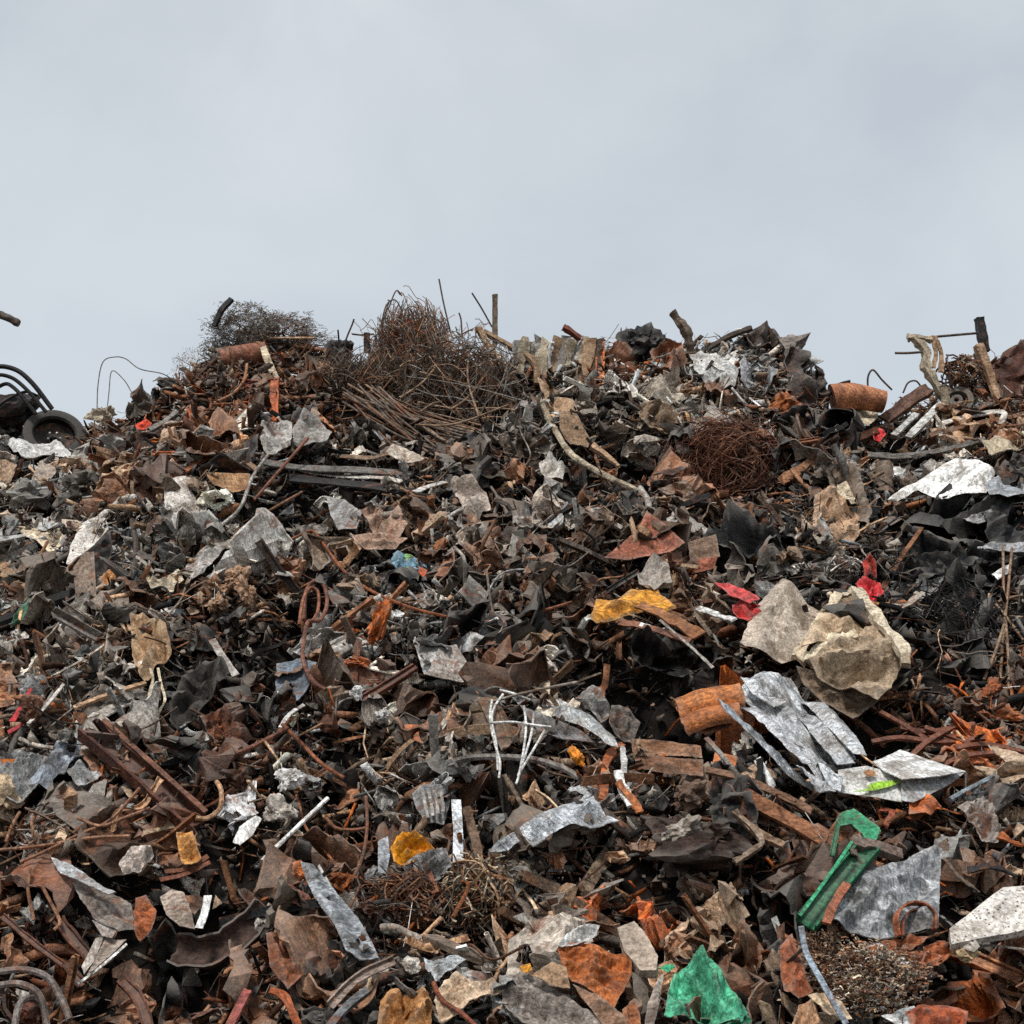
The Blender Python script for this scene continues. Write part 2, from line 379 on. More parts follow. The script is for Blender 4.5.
def tangle_geo(center, rad, n, r, seed=0, mode='ball', curl=1.0, sides=3, seg=7, cols=None):
    """many curved wires filling an ellipsoid; returns V, F"""
    R = np.random.RandomState(seed); parts = []; cl = []; c = np.array(center); rad = np.array(rad)
    for i in range(n):
        d = R.normal(size=3); d /= np.linalg.norm(d); p0 = d*R.uniform(.35, 1.0)**.6
        ax = R.normal(size=3); ax /= np.linalg.norm(ax)
        if mode == 'ball':                    # arcs wound around the middle
            a = np.cross(d, ax); a /= np.linalg.norm(a)+1e-9; sp = R.uniform(.8, 2.4)*curl; w_ = R.normal(size=3)*.12
            pts = []
            for k in range(seg):
                t = (k/(seg-1)-.5)*sp
                pts.append((p0*math.cos(t) + a*math.sin(t)*np.linalg.norm(p0) + w_*k)*1.0)
        elif mode == 'tuft':                  # curly short hairs
            ln = R.uniform(.12, .38)*(.35/max(.2, min(1, rad.min()/rad.max()+.2)))*.6; p0 = p0*(.9+.35*float(vn(p0[0]*2+seed, p0[1]*2, p0[2]*2, 1.3))); dirn = d*.5 + ax*.6 + np.array([0, 0, .25]); pts = [p0]
            for k in range(seg-1):
                dirn = dirn + R.normal(size=3)*.5*curl; dirn /= np.linalg.norm(dirn); pts.append(pts[-1]+dirn*ln/seg*1.8)
        elif mode == 'spray':                 # long arcs standing up from the foot and leaning over
            p0[2] = -abs(p0[2])*.9 + .1; dirn = np.array([R.normal()*.45, R.normal()*.4, 1.0]); bend_ = R.normal(size=3)*.16*curl; pts = [p0]
            for k in range(seg-1):
                dirn = dirn + bend_ + R.normal(size=3)*.05; dirn /= np.linalg.norm(dirn); pts.append(pts[-1]+dirn*R.uniform(.6, 1.6)/seg*1.1)
        pts = np.array(pts); nn = np.linalg.norm(pts, axis=1)[:, None]; lim = 1 + .22*vn(pts[:, 0]*2+seed, pts[:, 1]*2, pts[:, 2]*2, 1)[:, None] if mode != 'tuft' else 9
        pts = np.where(nn > lim, pts/nn*(lim+.3*(nn-lim)), pts)*rad + c
        parts.append(sweep(pts, circ(sides), 2*r*R.uniform(.6, 1.3), n=1, smooth=False))
        if cols is not None:
            q = cols[R.randint(len(cols))]; k_ = R.uniform(.55, 1.35); cl.append(np.tile((*[min(1, v*k_) for v in colour(q)], 1), (len(parts[-1][0]), 1)))
    if cols is not None: return (*merge(parts), np.vstack(cl))
    return merge(parts)
def obox(c, size, R3, rough=0., sub=1, seed=0):
    """oriented, slightly battered box"""
    bm = bmesh.new(); bmesh.ops.create_cube(bm, size=1)
    if sub: bmesh.ops.subdivide_edges(bm, edges=bm.edges[:], cuts=sub, use_grid_fill=True)
    V = np.array([v.co[:] for v in bm.verts])*np.array(size); Fc = [tuple(v.index for v in f.verts) for f in bm.faces]; bm.free()
    if rough:
        s = max(size); V = V + np.column_stack([vn(V[:, 0]+seed, V[:, 1], V[:, 2]+q, 4/s)*rough*s for q in (0, 31, 77)])
    return V @ np.array(R3).T + np.array(c), Fc

# ------------------------------------------------------------------ pixel footprints of the things placed by hand
HD = np.full((256, 256), 1e9)          # nearest hand-placed depth on a coarse grid of the view (4 px cells): keeps loose filler from burying them
def mark_poly(pts, depth, shrink=.74):
    P = np.array(pts, float); c = P.mean(0); P = (c + (P-c)*shrink)/4
    x0, y0 = np.floor(P.min(0)).astype(int); x1, y1 = np.ceil(P.max(0)).astype(int)
    for y in range(max(0, y0), min(256, y1+1)):
        for x in range(max(0, x0), min(256, x1+1)):
            c_ = False; j = len(P)-1
            for i in range(len(P)):
                if (P[i][1] > y) != (P[j][1] > y) and x < (P[j][0]-P[i][0])*(y-P[i][1])/(P[j][1]-P[i][1]+1e-12)+P[i][0]: c_ = not c_
                j = i
            if c_: HD[y, x] = min(HD[y, x], depth)
def mark_line(pts, depth):
    for a, b in zip(pts[:-1], pts[1:]):
        n = int(max(abs(a[0]-b[0]), abs(a[1]-b[1]))/3)+1
        for k in range(n+1):
            x, y = int((a[0]+(b[0]-a[0])*k/n)/4), int((a[1]+(b[1]-a[1])*k/n)/4)
            if 0 <= x < 256 and 0 <= y < 256: HD[y, x] = min(HD[y, x], depth)
def dep(P): return P[1]*CP + (P[2]-EYE)*SP
def pts_of(s): return [tuple(float(v) for v in q.split(',')) for q in s.split()]
_seed = [100]
def nseed(): _seed[0] += 1; return _seed[0]
def done(o, name, cat, label, parent, px, py, lm, group=None):
    if parent is None:
        describe(o, label, cat, group)
        if lm: HEROES.append((px, py, lm))
    elif label: o['label'] = label
    return o
def SH(name, cat, label, pts, col, mat='m', tilt=(0, 0), off=.2, cr=.5, rib=None, bend=None, folds=(), th=.008, parent=None, lm=None,
       seed=None, holes=0, smooth=34, at=None, jag=.14, cell=None, res=None):
    """a sheet whose outline, seen from the photo's side, is pts; it lies on its own tilted plane on the heap"""
    pts = pts_of(pts) if isinstance(pts, str) else pts
    cx = sum(p[0] for p in pts)/len(pts); cy = sum(p[1] for p in pts)/len(pts)
    C0 = lift(*(at or (cx, cy)), off)
    if at: r_ = ray(cx, cy); C0 = r_*(C0.y/r_.y) + Vector((0, 0, EYE))
    n = Vector((math.tan(tilt[0]), -.85, .53 + math.tan(tilt[1]))).normalized()
    u = Vector((1, 0, 0)); u = (u - n*u.dot(n)).normalized(); v = n.cross(u)
    O = Vector((0, 0, EYE)); L2 = []
    for a, b in pts:
        r = ray(a, b); k = (C0-O).dot(n)/r.dot(n); q = O + r*k - C0; L2.append((q.dot(u), q.dot(v)))
    sd = seed or nseed()
    if res: cell = max(np.ptp(np.array(L2), axis=0))/res
    V, Fc = crumple(L2, cr, rib, bend, folds, th, cell=cell, seed=sd, holes=holes, jag=jag)
    m2 = np.array(L2).mean(0)
    # crumple() centres on its vertices; put it back where the outline was
    ctr = np.array(L2); off2 = _poly_center(L2)
    B = np.array([u[:], v[:], n[:]])
    W = (V + np.array([off2[0], off2[1], 0])) @ B + np.array(C0)
    o = mesh(name, W, Fc, material(mat, colour(col)), smooth, parent)
    if parent is None or True: mark_poly(pts, dep(C0))
    return done(o, name, cat, label, parent, cx, cy, lm)
def _poly_center(P):
    # centroid of the area, close to the mean of the evenly spread vertices
    P = np.array(P); x, y = P[:, 0], P[:, 1]; x1, y1 = np.roll(x, -1), np.roll(y, -1); cr_ = x*y1-x1*y; A = cr_.sum()/2
    return np.array([((x+x1)*cr_).sum()/(6*A), ((y+y1)*cr_).sum()/(6*A)])
def path3(s, off):
    out = []
    for q in s.split():
        v = [float(t) for t in q.split(',')]
        out.append(lift(v[0], v[1], off + (v[2] if len(v) > 2 else 0)))
    # soften jumps in depth along the path
    D = [dep(p) for p in out]
    if len(D) > 2: D = [D[0]*.67+D[1]*.33] + [(D[i-1]+2*D[i]+D[i+1])/4 for i in range(1, len(D)-1)] + [D[-1]*.67+D[-2]*.33]
    res = []
    for p, d in zip(out, D):
        q = (p-Vector((0, 0, EYE)))*(d/dep(p)) + Vector((0, 0, EYE)); res.append(q)
    return res
def TU(name, cat, label, path, d, col, mat='m', off=.2, parent=None, lm=None, sides=7, rough=0, n=6, taper=1., group=None, mark=True):
    P = path3(path, off); w_ = s2m(d, P[len(P)//2])
    V, Fc = sweep(P, circ(sides), w_, rough=rough, n=n, taper=taper, seed=nseed())
    o = mesh(name, V, Fc, material(mat, colour(col)), 50, parent)
    q = [tuple(float(t) for t in s.split(','))[:2] for s in path.split()]; 
    if mark and d >= 3: mark_line(q, dep(P[len(P)//2]))
    k = len(q)//2
    return done(o, name, cat, label, parent, q[k][0], q[k][1], lm, group)
def PR(name, cat, label, path, wpx, col, sect='flat', t=.1, mat='m', off=.2, roll=0., twist=0., rough=.12, parent=None, lm=None, n=5,
       taper=1., jag=.1, group=None):
    P = path3(path, off); w_ = s2m(wpx, P[len(P)//2]); q = [tuple(float(t_) for t_ in s.split(','))[:2] for s in path.split()]
    V, Fc = sweep(P, SECT[sect](t), w_, roll=roll, twist=twist, rough=rough, n=max(n, 5), taper=taper, jag=jag, seed=nseed())
    o = mesh(name, V, Fc, material(mat, colour(col)), 32, parent)
    mark_line(q, dep(P[len(P)//2])); k = len(q)//2
    cx = sum(a[0] for a in q)/len(q); cy = sum(a[1] for a in q)/len(q)
    return done(o, name, cat, label, parent, cx, cy, lm, group)
def LU(name, cat, label, px, py, rx, ry, col, mat='c', off=.15, rough=.25, facet=.3, parent=None, lm=None, rz=.8, sub=4, smooth=30, group=None, ang=None):
    P = lift(px, py, off); a, b = s2m(rx, P), s2m(ry, P)
    V, Fc = blob(P, (a, (a+b)/2*rz, b), rough, facet, sub, nseed(), None if ang is None else np.array(Matrix.Rotation(math.radians(ang), 3, 'Y')))
    o = mesh(name, V, Fc, material(mat, colour(col)), smooth, parent)
    mark_poly([(px+rx*math.cos(t), py+ry*math.sin(t)) for t in np.linspace(0, 6.28, 9)[:-1]], dep(P)-b*.3, .8)
    return done(o, name, cat, label, parent, px, py, lm, group)
def TA(name, cat, label, px, py, rx, ry, n, r, col, mat='m', off=.1, mode='ball', curl=1., lm=None, parent=None, seg=7, rz=.8, y=None, sides=3):
    P = lift(px, py, off); a, b = s2m(rx, P), s2m(ry, P)
    cols = col if isinstance(col, list) else [col]
    V, Fc, cc = tangle_geo(P, (a, (a+b)/2*rz, b), n, r, nseed(), mode, curl, seg=seg, sides=sides, cols=cols)
    o = mesh(name, V, Fc, material(mat, 'attr'), None, parent); paint(o, cc)
    mark_poly([(px+rx*math.cos(t), py+ry*math.sin(t)) for t in np.linspace(0, 6.28, 9)[:-1]], dep(P)-b*.5, .8)
    return done(o, name, cat, label, parent, px, py, lm)
pi = math.pi
# ================================================================== the setting
def grid_mesh(name, xs, ys, fz, mat):
    X, Y = np.meshgrid(xs, ys); Z = fz(X, Y); V = np.column_stack([X.ravel(), Y.ravel(), Z.ravel()]); nx = len(xs)
    Fc = [(j*nx+i, j*nx+i+1, (j+1)*nx+i+1, (j+1)*nx+i) for j in range(len(ys)-1) for i in range(nx-1)]
    o = mesh(name, V, Fc, mat, 60, origin=(0, 0, 0)); o['kind'] = 'structure'; return o
ax = np.concatenate([[-900, -300, -100, -40, -20], np.linspace(-12, 12, 9), [20, 40, 100, 300, 900]])
grid_mesh('ground', ax, np.concatenate([[-900, -200, -50, -10], np.linspace(0, 30, 9), [60, 150, 400, 900]]), lambda X, Y: X*0-.02, material('c', colour('N60')))
def core(X, Y):
    edge = np.clip((9.6-np.abs(X))/1.6, 0, 1)
    return surf(X, Y)*edge**.6 - .17 - .2*(edge < 1)
grid_mesh('heap_slope', np.arange(-9.8, 9.81, .07), np.arange(7.6, 24, .07), core, material('c', colour((34, 29, 26))))  # near-black core colour paints the gaps between debris as deep shade

# ================================================================== upper left
TU('bent_pipe', 'pipe', 'brown pipe end reaching into the sky above the left edge of the heap', '-75,400,.1 -60,345,.1 -34,312,.1 -10,310,.1 3,316,.1 19,324,.1', 8, 'D80', rough=.15, off=.3, lm='pipe end in the sky')
T = empty('hose_bundle', lift(20, 395, .2), 'bundle of black hoses arching over the heap at its left edge', 'hoses'); HEROES.append((20, 380, 'arching black hoses'))
for i, (p, d) in enumerate([('-30,388 -8,368,.1 14,369,.1 32,383,.1 52,409', 5), ('-30,398 -8,377,.05 10,377,.05 27,390,.05 46,412', 4), ('-25,410 0,386 14,388 36,414', 4), ('-20,420 4,402 24,392 38,396', 3)]):
    TU('hose', None, None, p, d, 'K130', 'r', off=.2, parent=T)
LU('machine_lump', 'lump', 'dark lump of machinery under the arching hoses at the left edge', 8, 412, 34, 26, 'K120', 'm', off=.05, rough=.4, facet=.5)
# tyre
Pt = lift(54, 437, .06); tr = s2m(30, Pt)
T = empty('car_tyre', Pt, 'black worn tyre half buried in scrap near the left edge', 'tyre'); HEROES.append((55, 437, 'half-buried tyre'))
def lathe(prof, n=40):
    V = [(r*math.cos(2*pi*i/n), z, r*math.sin(2*pi*i/n)) for i in range(n) for r, z in prof]; k = len(prof)
    return np.array(V), [(i*k+j, i*k+(j+1) % k, ((i+1) % n)*k+(j+1) % k, ((i+1) % n)*k+j) for i in range(n) for j in range(k)]
M = np.array(Matrix.Rotation(math.radians(-22), 3, 'X') @ Matrix.Rotation(math.radians(20), 3, 'Z'))
V, Fc = lathe([(tr, -.07), (tr*1.02, -.03), (tr*1.02, .03), (tr, .07), (tr*.9, .09), (tr*.72, .08), (tr*.66, .05), (tr*.7, 0), (tr*.66, -.05), (tr*.72, -.08), (tr*.9, -.09)])
mesh('tyre_casing', V@M.T+np.array(Pt), Fc, material('r', colour('K110')), 40, T)
V, Fc = lathe([(tr*.7, .03), (tr*.60, .05), (tr*.3, .06), (tr*.12, .05), (tr*.12, .07), (tr*.3, .08), (tr*.6, .07), (tr*.7, .05)])
mesh('rim', V@M.T+np.array(Pt), Fc, material('m', colour('D50')), 40, T)
for i in range(5):
    a = i*1.257; V, Fc = blob(np.array([tr*.2*math.cos(a), -.0, tr*.2*math.sin(a)])@M.T+np.array(Pt), (.016,)*3, .1, .1, 2, i)
    mesh('wheel_nut', V, Fc, material('s', colour('L')), 40, T)
mark_poly([(54+31*math.cos(t), 437+24*math.sin(t)) for t in np.linspace(0, 6.28, 9)[:-1]], dep(Pt), .95)
TU('thin_wire', 'wire', 'thin looping wire rising tallest into the sky left of the brush mound', '97,412 98,385 103,362 115,357 126,359 140,369 163,374 178,384', 1.1, 'G80', off=.1, mark=False)
TU('thin_wire', 'wire', 'thin short wire hooked inside the taller looping wire against the sky', '107,412 109,392 112,371 124,380 132,393', 1.0, 'G80', off=.1, mark=False)
LU('rag_lump', 'rag', 'pale crumpled rag on the skyline just right of the tyre', 101, 416, 17, 15, 'C90', 'f', rough=.5, facet=.5, lm='pale skyline rag')
SH('curled_sheet', 'metal scrap', 'brown curled scrap standing on the skyline left of the pale twig tuft', '127,416 129,398 137,391 146,390 153,400 160,409 150,418 138,421', 'N', off=.12, cr=1.3, holes=1, bend=(1.5, 1.6))
SH('plastic_scrap', 'plastic scrap', 'small red and yellow plastic scrap near the skyline on the left', '135,424 146,419 152,423 147,429 137,430', (214, 70, 40), 'p', off=.28, lm='small red and yellow scrap')
PR('flat_bar', 'metal bar', 'dull grey flat bar lying just right of the red and yellow scrap', '150,430 166,421 178,411', 7, 'G80', 'box', .2, off=.25)
SH('bent_tray', 'metal tray', 'dark rusty bent tray below the red and yellow scrap', '107,424 120,431 140,433 163,429 158,447 138,452 118,449 108,440', 'R60', tilt=(0, -.5), off=.12, cr=.5)
TA('twig_bush', 'twigs', 'pale grey tuft of dry twigs on the left shoulder of the heap', 188, 366, 18, 20, 700, .0026, ['C', 'T', 'L'], 'w', off=.05, mode='tuft', lm='pale twig tuft')
WB = TA('wire_brush', 'wire tangle', 'dark grey frizzy wire mass crowning the left hump of the heap', 243, 329, 40, 30, 3400, .0032, ['D', 'G', 'G', 'N', 'D'], off=0, mode='tuft', lm='frizzy grey wire mass', rz=.5)
TA('wire_tuft', None, None, 282, 332, 44, 21, 2800, .003, ['D', 'G', 'B', 'N', 'D'], off=.02, mode='tuft', parent=WB, rz=.5)
TA('wire_tuft', None, None, 312, 340, 26, 9, 500, .0028, ['D', 'G', 'B'], off=.03, mode='tuft', parent=WB, rz=.5)
TA('wire_tuft', None, None, 276, 322, 16, 12, 420, .0028, ['G', 'B', 'D'], off=.04, mode='tuft', parent=WB, rz=.5)
TA('wire_brush', 'wire tangle', 'smaller dark grey frizzy wire clump hanging left of the rusty drum', 212, 352, 17, 18, 1100, .003, ['D', 'G', 'D'], 'm', off=.05, mode='tuft')
PR('stick_end', 'stick', 'short black stick poking up left of the frizzy grey wire mass', '214,326,.1 222,310,.1 232,299,.1', 5, 'K', 'box', .35, off=.1)
T = empty('rusty_drum', lift(242, 356, .25), 'salmon rusty drum lying under the frizzy grey wire mass', 'drum'); HEROES.append((242, 356, 'salmon rusty drum'))
V, Fc = sweep(path3('223,360 244,356 266,353', .22), circ(20), s2m(23, lift(242, 356)), n=4); mesh('drum_shell', V, Fc, material('m', colour((142, 92, 70))), 50, T)
for q in ('229,359 232,358.6', '257,354 260,353.5'):
    V, Fc = sweep(path3(q, .22), circ(20), s2m(25, lift(242, 356)), n=1); mesh('drum_hoop', V, Fc, material('m', colour('B')), 50, T)
mark_line([(223, 360), (266, 353)], dep(T.location))
TU('bent_rod', 'rod', 'light rusty rod curving up to the left of the pale wooden bar', '214,403 232,394 244,380 247,364', 3, 'B125', off=.3)
PR('wooden_bar', 'wood', 'short pale wooden bar leaning right of the salmon rusty drum', '263,347,.1 268,362,.1 276,380', 7, 'C', 'box', .3, 'w', off=.28, lm='pale wooden bar')
T = empty('angle_iron', lift(272, 395, .25), 'orange rusted angle iron frame below the pale wooden bar', 'frame'); HEROES.append((272, 395, 'orange angle iron frame'))
PR('post', None, None, '275,380 274,400 274,422', 9, (176, 92, 50), 'L', .2, parent=T, off=.27)
PR('crossbar', None, None, '236,382 256,385 281,382', 8, 'A', 'L', .2, parent=T, off=.24)
PR('crossbar', None, None, '274,394 290,398 316,396', 4, 'B', 'box', .3, parent=T, off=.22)
TU('thin_rod', 'rod', 'thin pale level rod lying under the frizzy grey wire mass', '270,338 292,338 316,338', 2.4, 'T', off=.22)
for q, l in (('345,352 346,340 352,325,.1 354,319,.1', 'short dark wire stub standing in the gap left of the rebar mound'), ('340,352 338,330', 'thin dark wire upright left of the gap in the skyline'), ('352,334 362,335 374,334', 'thin level wire bridging the gap left of the rebar mound')):
    TU('thin_wire', 'wire', l, q, 1.8, 'D70', off=.05)
PR('steel_post', 'post', 'short dark flat post standing in the skyline gap left of the rebar mound', '367,352 367,342 367,333', 6, 'K120', 'box', .3, off=.1)
LU('black_bag', 'bag', 'black crumpled bag on the skyline left of the rebar mound', 341, 355, 15, 16, 'K110', 'x', rough=.4, facet=.4, off=.05)
# ---- the big rebar and wire mound
WM = TA('wire_mound', 'wire tangle', 'rusty pointed mound of tangled wire at the top centre left of the heap', 410, 350, 36, 52, 800, .0044, ['B', 'N', 'O80', 'G', 'D', 'G', 'T80'], off=.1, curl=.8, lm='pointed wire mound', mode='spray', seg=9, rz=.7)
TA('wire_loops', None, None, 408, 356, 36, 46, 110, .005, ['T', 'G', 'O80', 'B'], off=.25, curl=1.0, parent=WM, seg=12, rz=.5)
WM = TA('wire_mound', 'wire tangle', 'dark wide nest of loose rebar wire right of the pointed mound', 456, 384, 62, 56, 650, .0052, ['D', 'G', 'B', 'N', 'K150', 'T', 'G80'], off=.0, curl=1.2, mode='spray', seg=10, lm='dark rebar nest', rz=.6)
TA('wire_loops', None, None, 462, 390, 62, 50, 150, .0062, ['T80', 'D', 'G80', 'B'], off=.25, curl=1.1, parent=WM, seg=12, rz=.5)
TA('wire_mound', 'wire tangle', 'rusty brown low spread of wire left of the pointed mound', 365, 386, 48, 42, 900, .005, ['N', 'D', 'D', 'G80', 'B', 'T80'], off=.05, mode='spray', curl=1.2, seg=9, rz=.6)
for i, (q, l) in enumerate([('381,345 384,318 389,302 388,300', 'thin wire sticking up at the left tip of the pointed wire mound'),
    ('388,310 396,291 402,296', 'thin hooked wire topping the pointed wire mound'), ('380,330 386,306 395,300 402,312 404,330', 'thin arched wire standing on the left side of the pointed wire mound'),
    ('452,338 444,305,.05 439,279,.05', 'tallest thin wire in the sky right of the pointed wire mound'), ('462,336 461,320 459,313', 'short thin wire between the tallest wire and the upright post'),
    ('492,327 482,309 472,293', 'slanting thin wire leaning against the upright post on the skyline'), ('447,335 440,322 425,316 412,330', 'bent wire loop on the right shoulder of the pointed wire mound')]):
    TU('thin_wire', 'wire', l, q, 1.7 if i > 2 else 1.4, 'D85' if i != 5 else 'D50', off=.12, mark=False)
PR('upright_post', 'post', 'grey brown upright post standing on the skyline right of the wire mound', '495,345 495,322 495,295', 5.5, 'D110', 'box', .4, 'w', off=.1, rough=.05, lm='upright skyline post')
PR('wooden_beam', 'wood', 'pale tan beam sloping down right from the foot of the upright post', '478,328 492,352 509,380', 6, 'T110', 'box', .4, 'w', off=.28, lm='pale sloping beam')
PR('wooden_beam', 'wood', 'tan beam crossing above the pale sheet bundle, right of the sloping beam', '484,332 512,348 534,362 537,384', 6, 'T80', 'box', .35, 'w', off=.26)
# fan of long thin rods
rr = random.Random(3)
FAN = []; ordn = 'topmost second third fourth fifth sixth seventh eighth ninth tenth eleventh twelfth thirteenth fourteenth fifteenth sixteenth seventeenth eighteenth nineteenth twentieth'.split()
for i in range(38):
    a = (i+rr.random()*.8)/38; y1 = 432+58*a**1.2; x1 = 520-25*rr.random()-60*max(0, a-.5); sx, sy = 350+rr.uniform(-8, 30), 388+rr.uniform(-4, 20)
    mxx_ = (sx+x1)/2+rr.uniform(-15, 15); my = (sy+y1)/2+rr.uniform(4, 12)-6*(a < .4)
    o = TU('long_rod', 'rod', ('topmost long thin rod' if i == 0 else f'long thin rod, {ordn[i]} from the top' if i < 19 else 'bottommost long thin rod' if i == 37 else f'long thin rod, {ordn[37-i]} from the bottom')+' at the right end of the rod fan', f'{sx},{sy} {mxx_},{my} {x1},{y1}', rr.choice([1.6, 2, 2.4]), rr.choice(['D', 'D120', 'B90', 'T80']), off=.24+.1*rr.random(), group='long thin rods fanning out below the dark rebar nest')
HEROES.append((430, 430, 'fan of long rods'))
for q, l in [('400,398 425,380 446,352', 'thin straight rod crossing the rebar nest up to the right'), ('450,410 470,395 496,360', 'thin pale rod rising across the right half of the rebar nest'),
             ('415,425 455,424 508,405', 'long curved wire sweeping under the rebar nest to the right'), ('425,330 436,360 455,366', 'short curved wire on the dark face of the rebar nest'),
             ('420,412 432,404 440,402', 'short pale bent rod at the left foot of the rebar nest'), ('470,345 468,380 480,420', 'hanging thin wire on the right part of the rebar nest')]:
    TU('thin_rod', 'rod', l, q, 2.2, 'T80', off=.55)
# ---- centre top
T = empty('sheet_bundle', lift(555, 356, .2), 'bundle of pale upright slats along the flat skyline', 'bundle'); HEROES.append((555, 356, 'pale slat bundle'))
for i in range(13):
    x = 516+i*6.6; c = ['L', 'C', 'G', 'L', 'C', 'W', 'T', 'G', 'C', 'W', 'C', 'T', 'D'][i]
    PR('slat', None, None, f'{x+3},{339+rr.uniform(-1,2)} {x},{354} {x-3+rr.uniform(-3,3)},{370+rr.uniform(-5,8)}', 9, c+'85', 'flat', .12, 'f', parent=T, roll=rr.uniform(-1, 1), rough=.35, jag=.5, off=.16+rr.random()*.16)
PR('steel_post', 'post', 'bright orange-rust short post at the right end of the slat bundle', '600,343 600,360 599,380', 9, 'O', 'U', .2, off=.27, lm='orange short post')
PR('stub', 'stick', 'short brown stub poking up on the flat skyline', '563,327,.1 571,332,.1 583,341', 6, 'A70', 'box', .4, off=.1)
LU('black_bag', 'bag', 'large black bag lump on the skyline between the slats and the bent log', 641, 347, 22, 19, 'K', 'x', rough=.55, facet=.4, off=.1, lm='black skyline bag')
TU('bent_log', 'log', 'thick grey bent log end curling up above the skyline', '690,356 689,340 684,327,.05 672,312,.05', 11, 'D115', 'w', rough=.3, off=.12, lm='bent log', taper=.75)
SH('white_sheet', 'sheet', 'crumpled off-white sheet right below the bent log', '688,356 700,352 712,362 738,374 734,388 716,386 704,376 694,368', 'W90', 'p', (0, .3), off=.3, cr=.8, lm='off-white sheet below the log')
SH('white_sheet', 'sheet', 'bright white flap folded against the skyline right of the bent log', '708,356 722,352 741,353 736,364 724,371 712,368', 'W', 'p', (0, .5), off=.28, cr=.6)
PR('plank', 'wood', 'dark brown slat sloping up along the skyline right of the bent log', '713,346 730,336 752,328', 6, 'D70', 'box', .3, 'w', off=.2)
SH('dark_plate', 'metal plate', 'black triangular plate pointing up on the right centre skyline', '733,344 750,331 765,324 764,344 750,348', 'K', tilt=(0, -.3), off=.12, cr=.4, lm='black triangular plate')
SH('tan_sheet', 'board', 'tan flaking board below the pale slat bundle', '537,381 560,386 572,402 579,412 560,413 546,404', 'T', 'f', (0, .2), off=.3, cr=.6, lm='tan flaking board')
SH('tan_sheet', 'board', 'longer dull tan board hanging below the tan flaking board', '559,411 577,413 590,438 588,446 570,443 560,428', 'T78', 'f', (0, .1), off=.28, cr=.5)
PR('stick', 'stick', 'short tan split stick right of the bend in the pale pole', '592,446 604,454 618,466', 7, 'T', 'box', .3, 'w', off=.28, taper=.6)
TU('curved_pole', 'pole', 'long pale curved pole running down the middle of the upper heap', '538,397 547,415 556,432 570,453 588,466 612,479 638,491', 6.5, 'C85', 'w', off=.38, rough=.1, lm='long pale curved pole')
TU('pipe_stub', 'pipe', 'grey upright pipe stub at the lower end of the pale curved pole', '640,488 648,502 648,520', 6.5, 'L85', 'm', off=.36)
SH('white_rag', 'rag', 'white rag left of the middle of the pale curved pole', '539,461 552,457 566,468 563,480 552,477 541,472', 'L', 'f', (0, .3), off=.28, cr=.9)
TA('rust_coil', 'wire tangle', 'big matted ball of rust brown wire in the upper right centre', 725, 466, 50, 44, 1100, .0046, [(118, 72, 50), (96, 58, 42), (84, 56, 44), (130, 90, 66)], off=.12, curl=1.1, lm='rust wire ball', rz=.6)
LU('rust_clump', 'rusty clump', 'orange crumpled rusty clump at the right end of the centre hump', 790, 406, 18, 20, (158, 88, 40), 'm', off=.2, rough=.5, facet=.5, lm='orange crumpled clump')
for pts, l, cc, mk, tl, kw in [
    ('744,338 756,330 768,326 780,334 784,346 768,350 752,350', 'dark crumpled sheet topping the right end of the centre hump', (70, 58, 50), 'm', (0, .1), {}),
    ('770,344 786,340 798,354 806,372 796,380 780,368', 'dull grey sheet bent over the steep right edge of the centre hump', (120, 112, 104), 'm', (.4, 0), {}),
    ('738,366 760,360 778,370 776,386 756,390 742,382', 'pale bluish grey crumpled sheet under the hump top', (150, 152, 156), 'm', (.1, .2), {}),
    ('700,392 722,386 742,392 736,402 712,406', 'brown bent flap below the off-white sheet on the hump', (134, 96, 70), 'm', (0, .4), {}),
    ('604,352 620,346 634,356 640,370 622,374 608,366', 'rusty bent sheet between the orange post and the black bag', (122, 80, 56), 'm', (0, .1), {}),
    ('650,356 666,350 682,354 688,366 670,374 656,368', 'rust brown flap just left of the foot of the bent log', (136, 88, 60), 'm', (0, .3), {}),
    ('636,384 660,376 690,378 700,390 680,402 652,404 638,396', 'large pale torn sheet in the middle of the centre hump', (184, 172, 156), 'f', (0, .3), {}),
    ('640,408 662,404 680,412 676,428 654,430 640,422', 'dull tan crumpled sheet under the large pale torn one', (150, 128, 106), 'f', (.1, .1), {}),
    ('782,352 800,362 811,384 814,404 800,412 788,396', 'dark sheet hanging at the steep right edge of the hump', (64, 54, 48), 'm', (.4, -.1), {})]:
    SH('crushed_sheet', 'metal sheet', l, pts, cc, mk, tl, off=.22, cr=1.2, folds=[(rr.uniform(0, 6), rr.uniform(-.15, .15), rr.uniform(.3, .6)*rr.choice([-1, 1]))], **kw)
# ---- upper right
T = empty('rusty_drum', lift(852, 395, .2), 'tan rusty drum on the skyline in the right dip', 'drum'); HEROES.append((852, 395, 'tan rusty drum'))
V, Fc = sweep(path3('832,399 852,396 884,402', .12), circ(20), s2m(30, lift(852, 396)), n=4, taper=.75); mesh('drum_shell', V, Fc, material('m', colour((170, 112, 78))), 50, T)
TU('drum_hoop', None, None, '827,413 829,396 838,385 850,381', 3, 'K', off=.2, parent=T)
mark_line([(832, 399), (884, 402)], dep(T.location))
SH('tan_sheet', 'board', 'cream flat sheet tucked under the tan rusty drum', '814,411 846,405 880,404 877,418 868,427 842,418', 'C', 'f', (0, .5), off=.25, cr=.4)
TU('thin_wire', 'wire', 'bent wire hoop against the sky right of the tan rusty drum', '868,392 868,377 873,370 882,380 892,390', 2, 'D60', off=.12, mark=False)
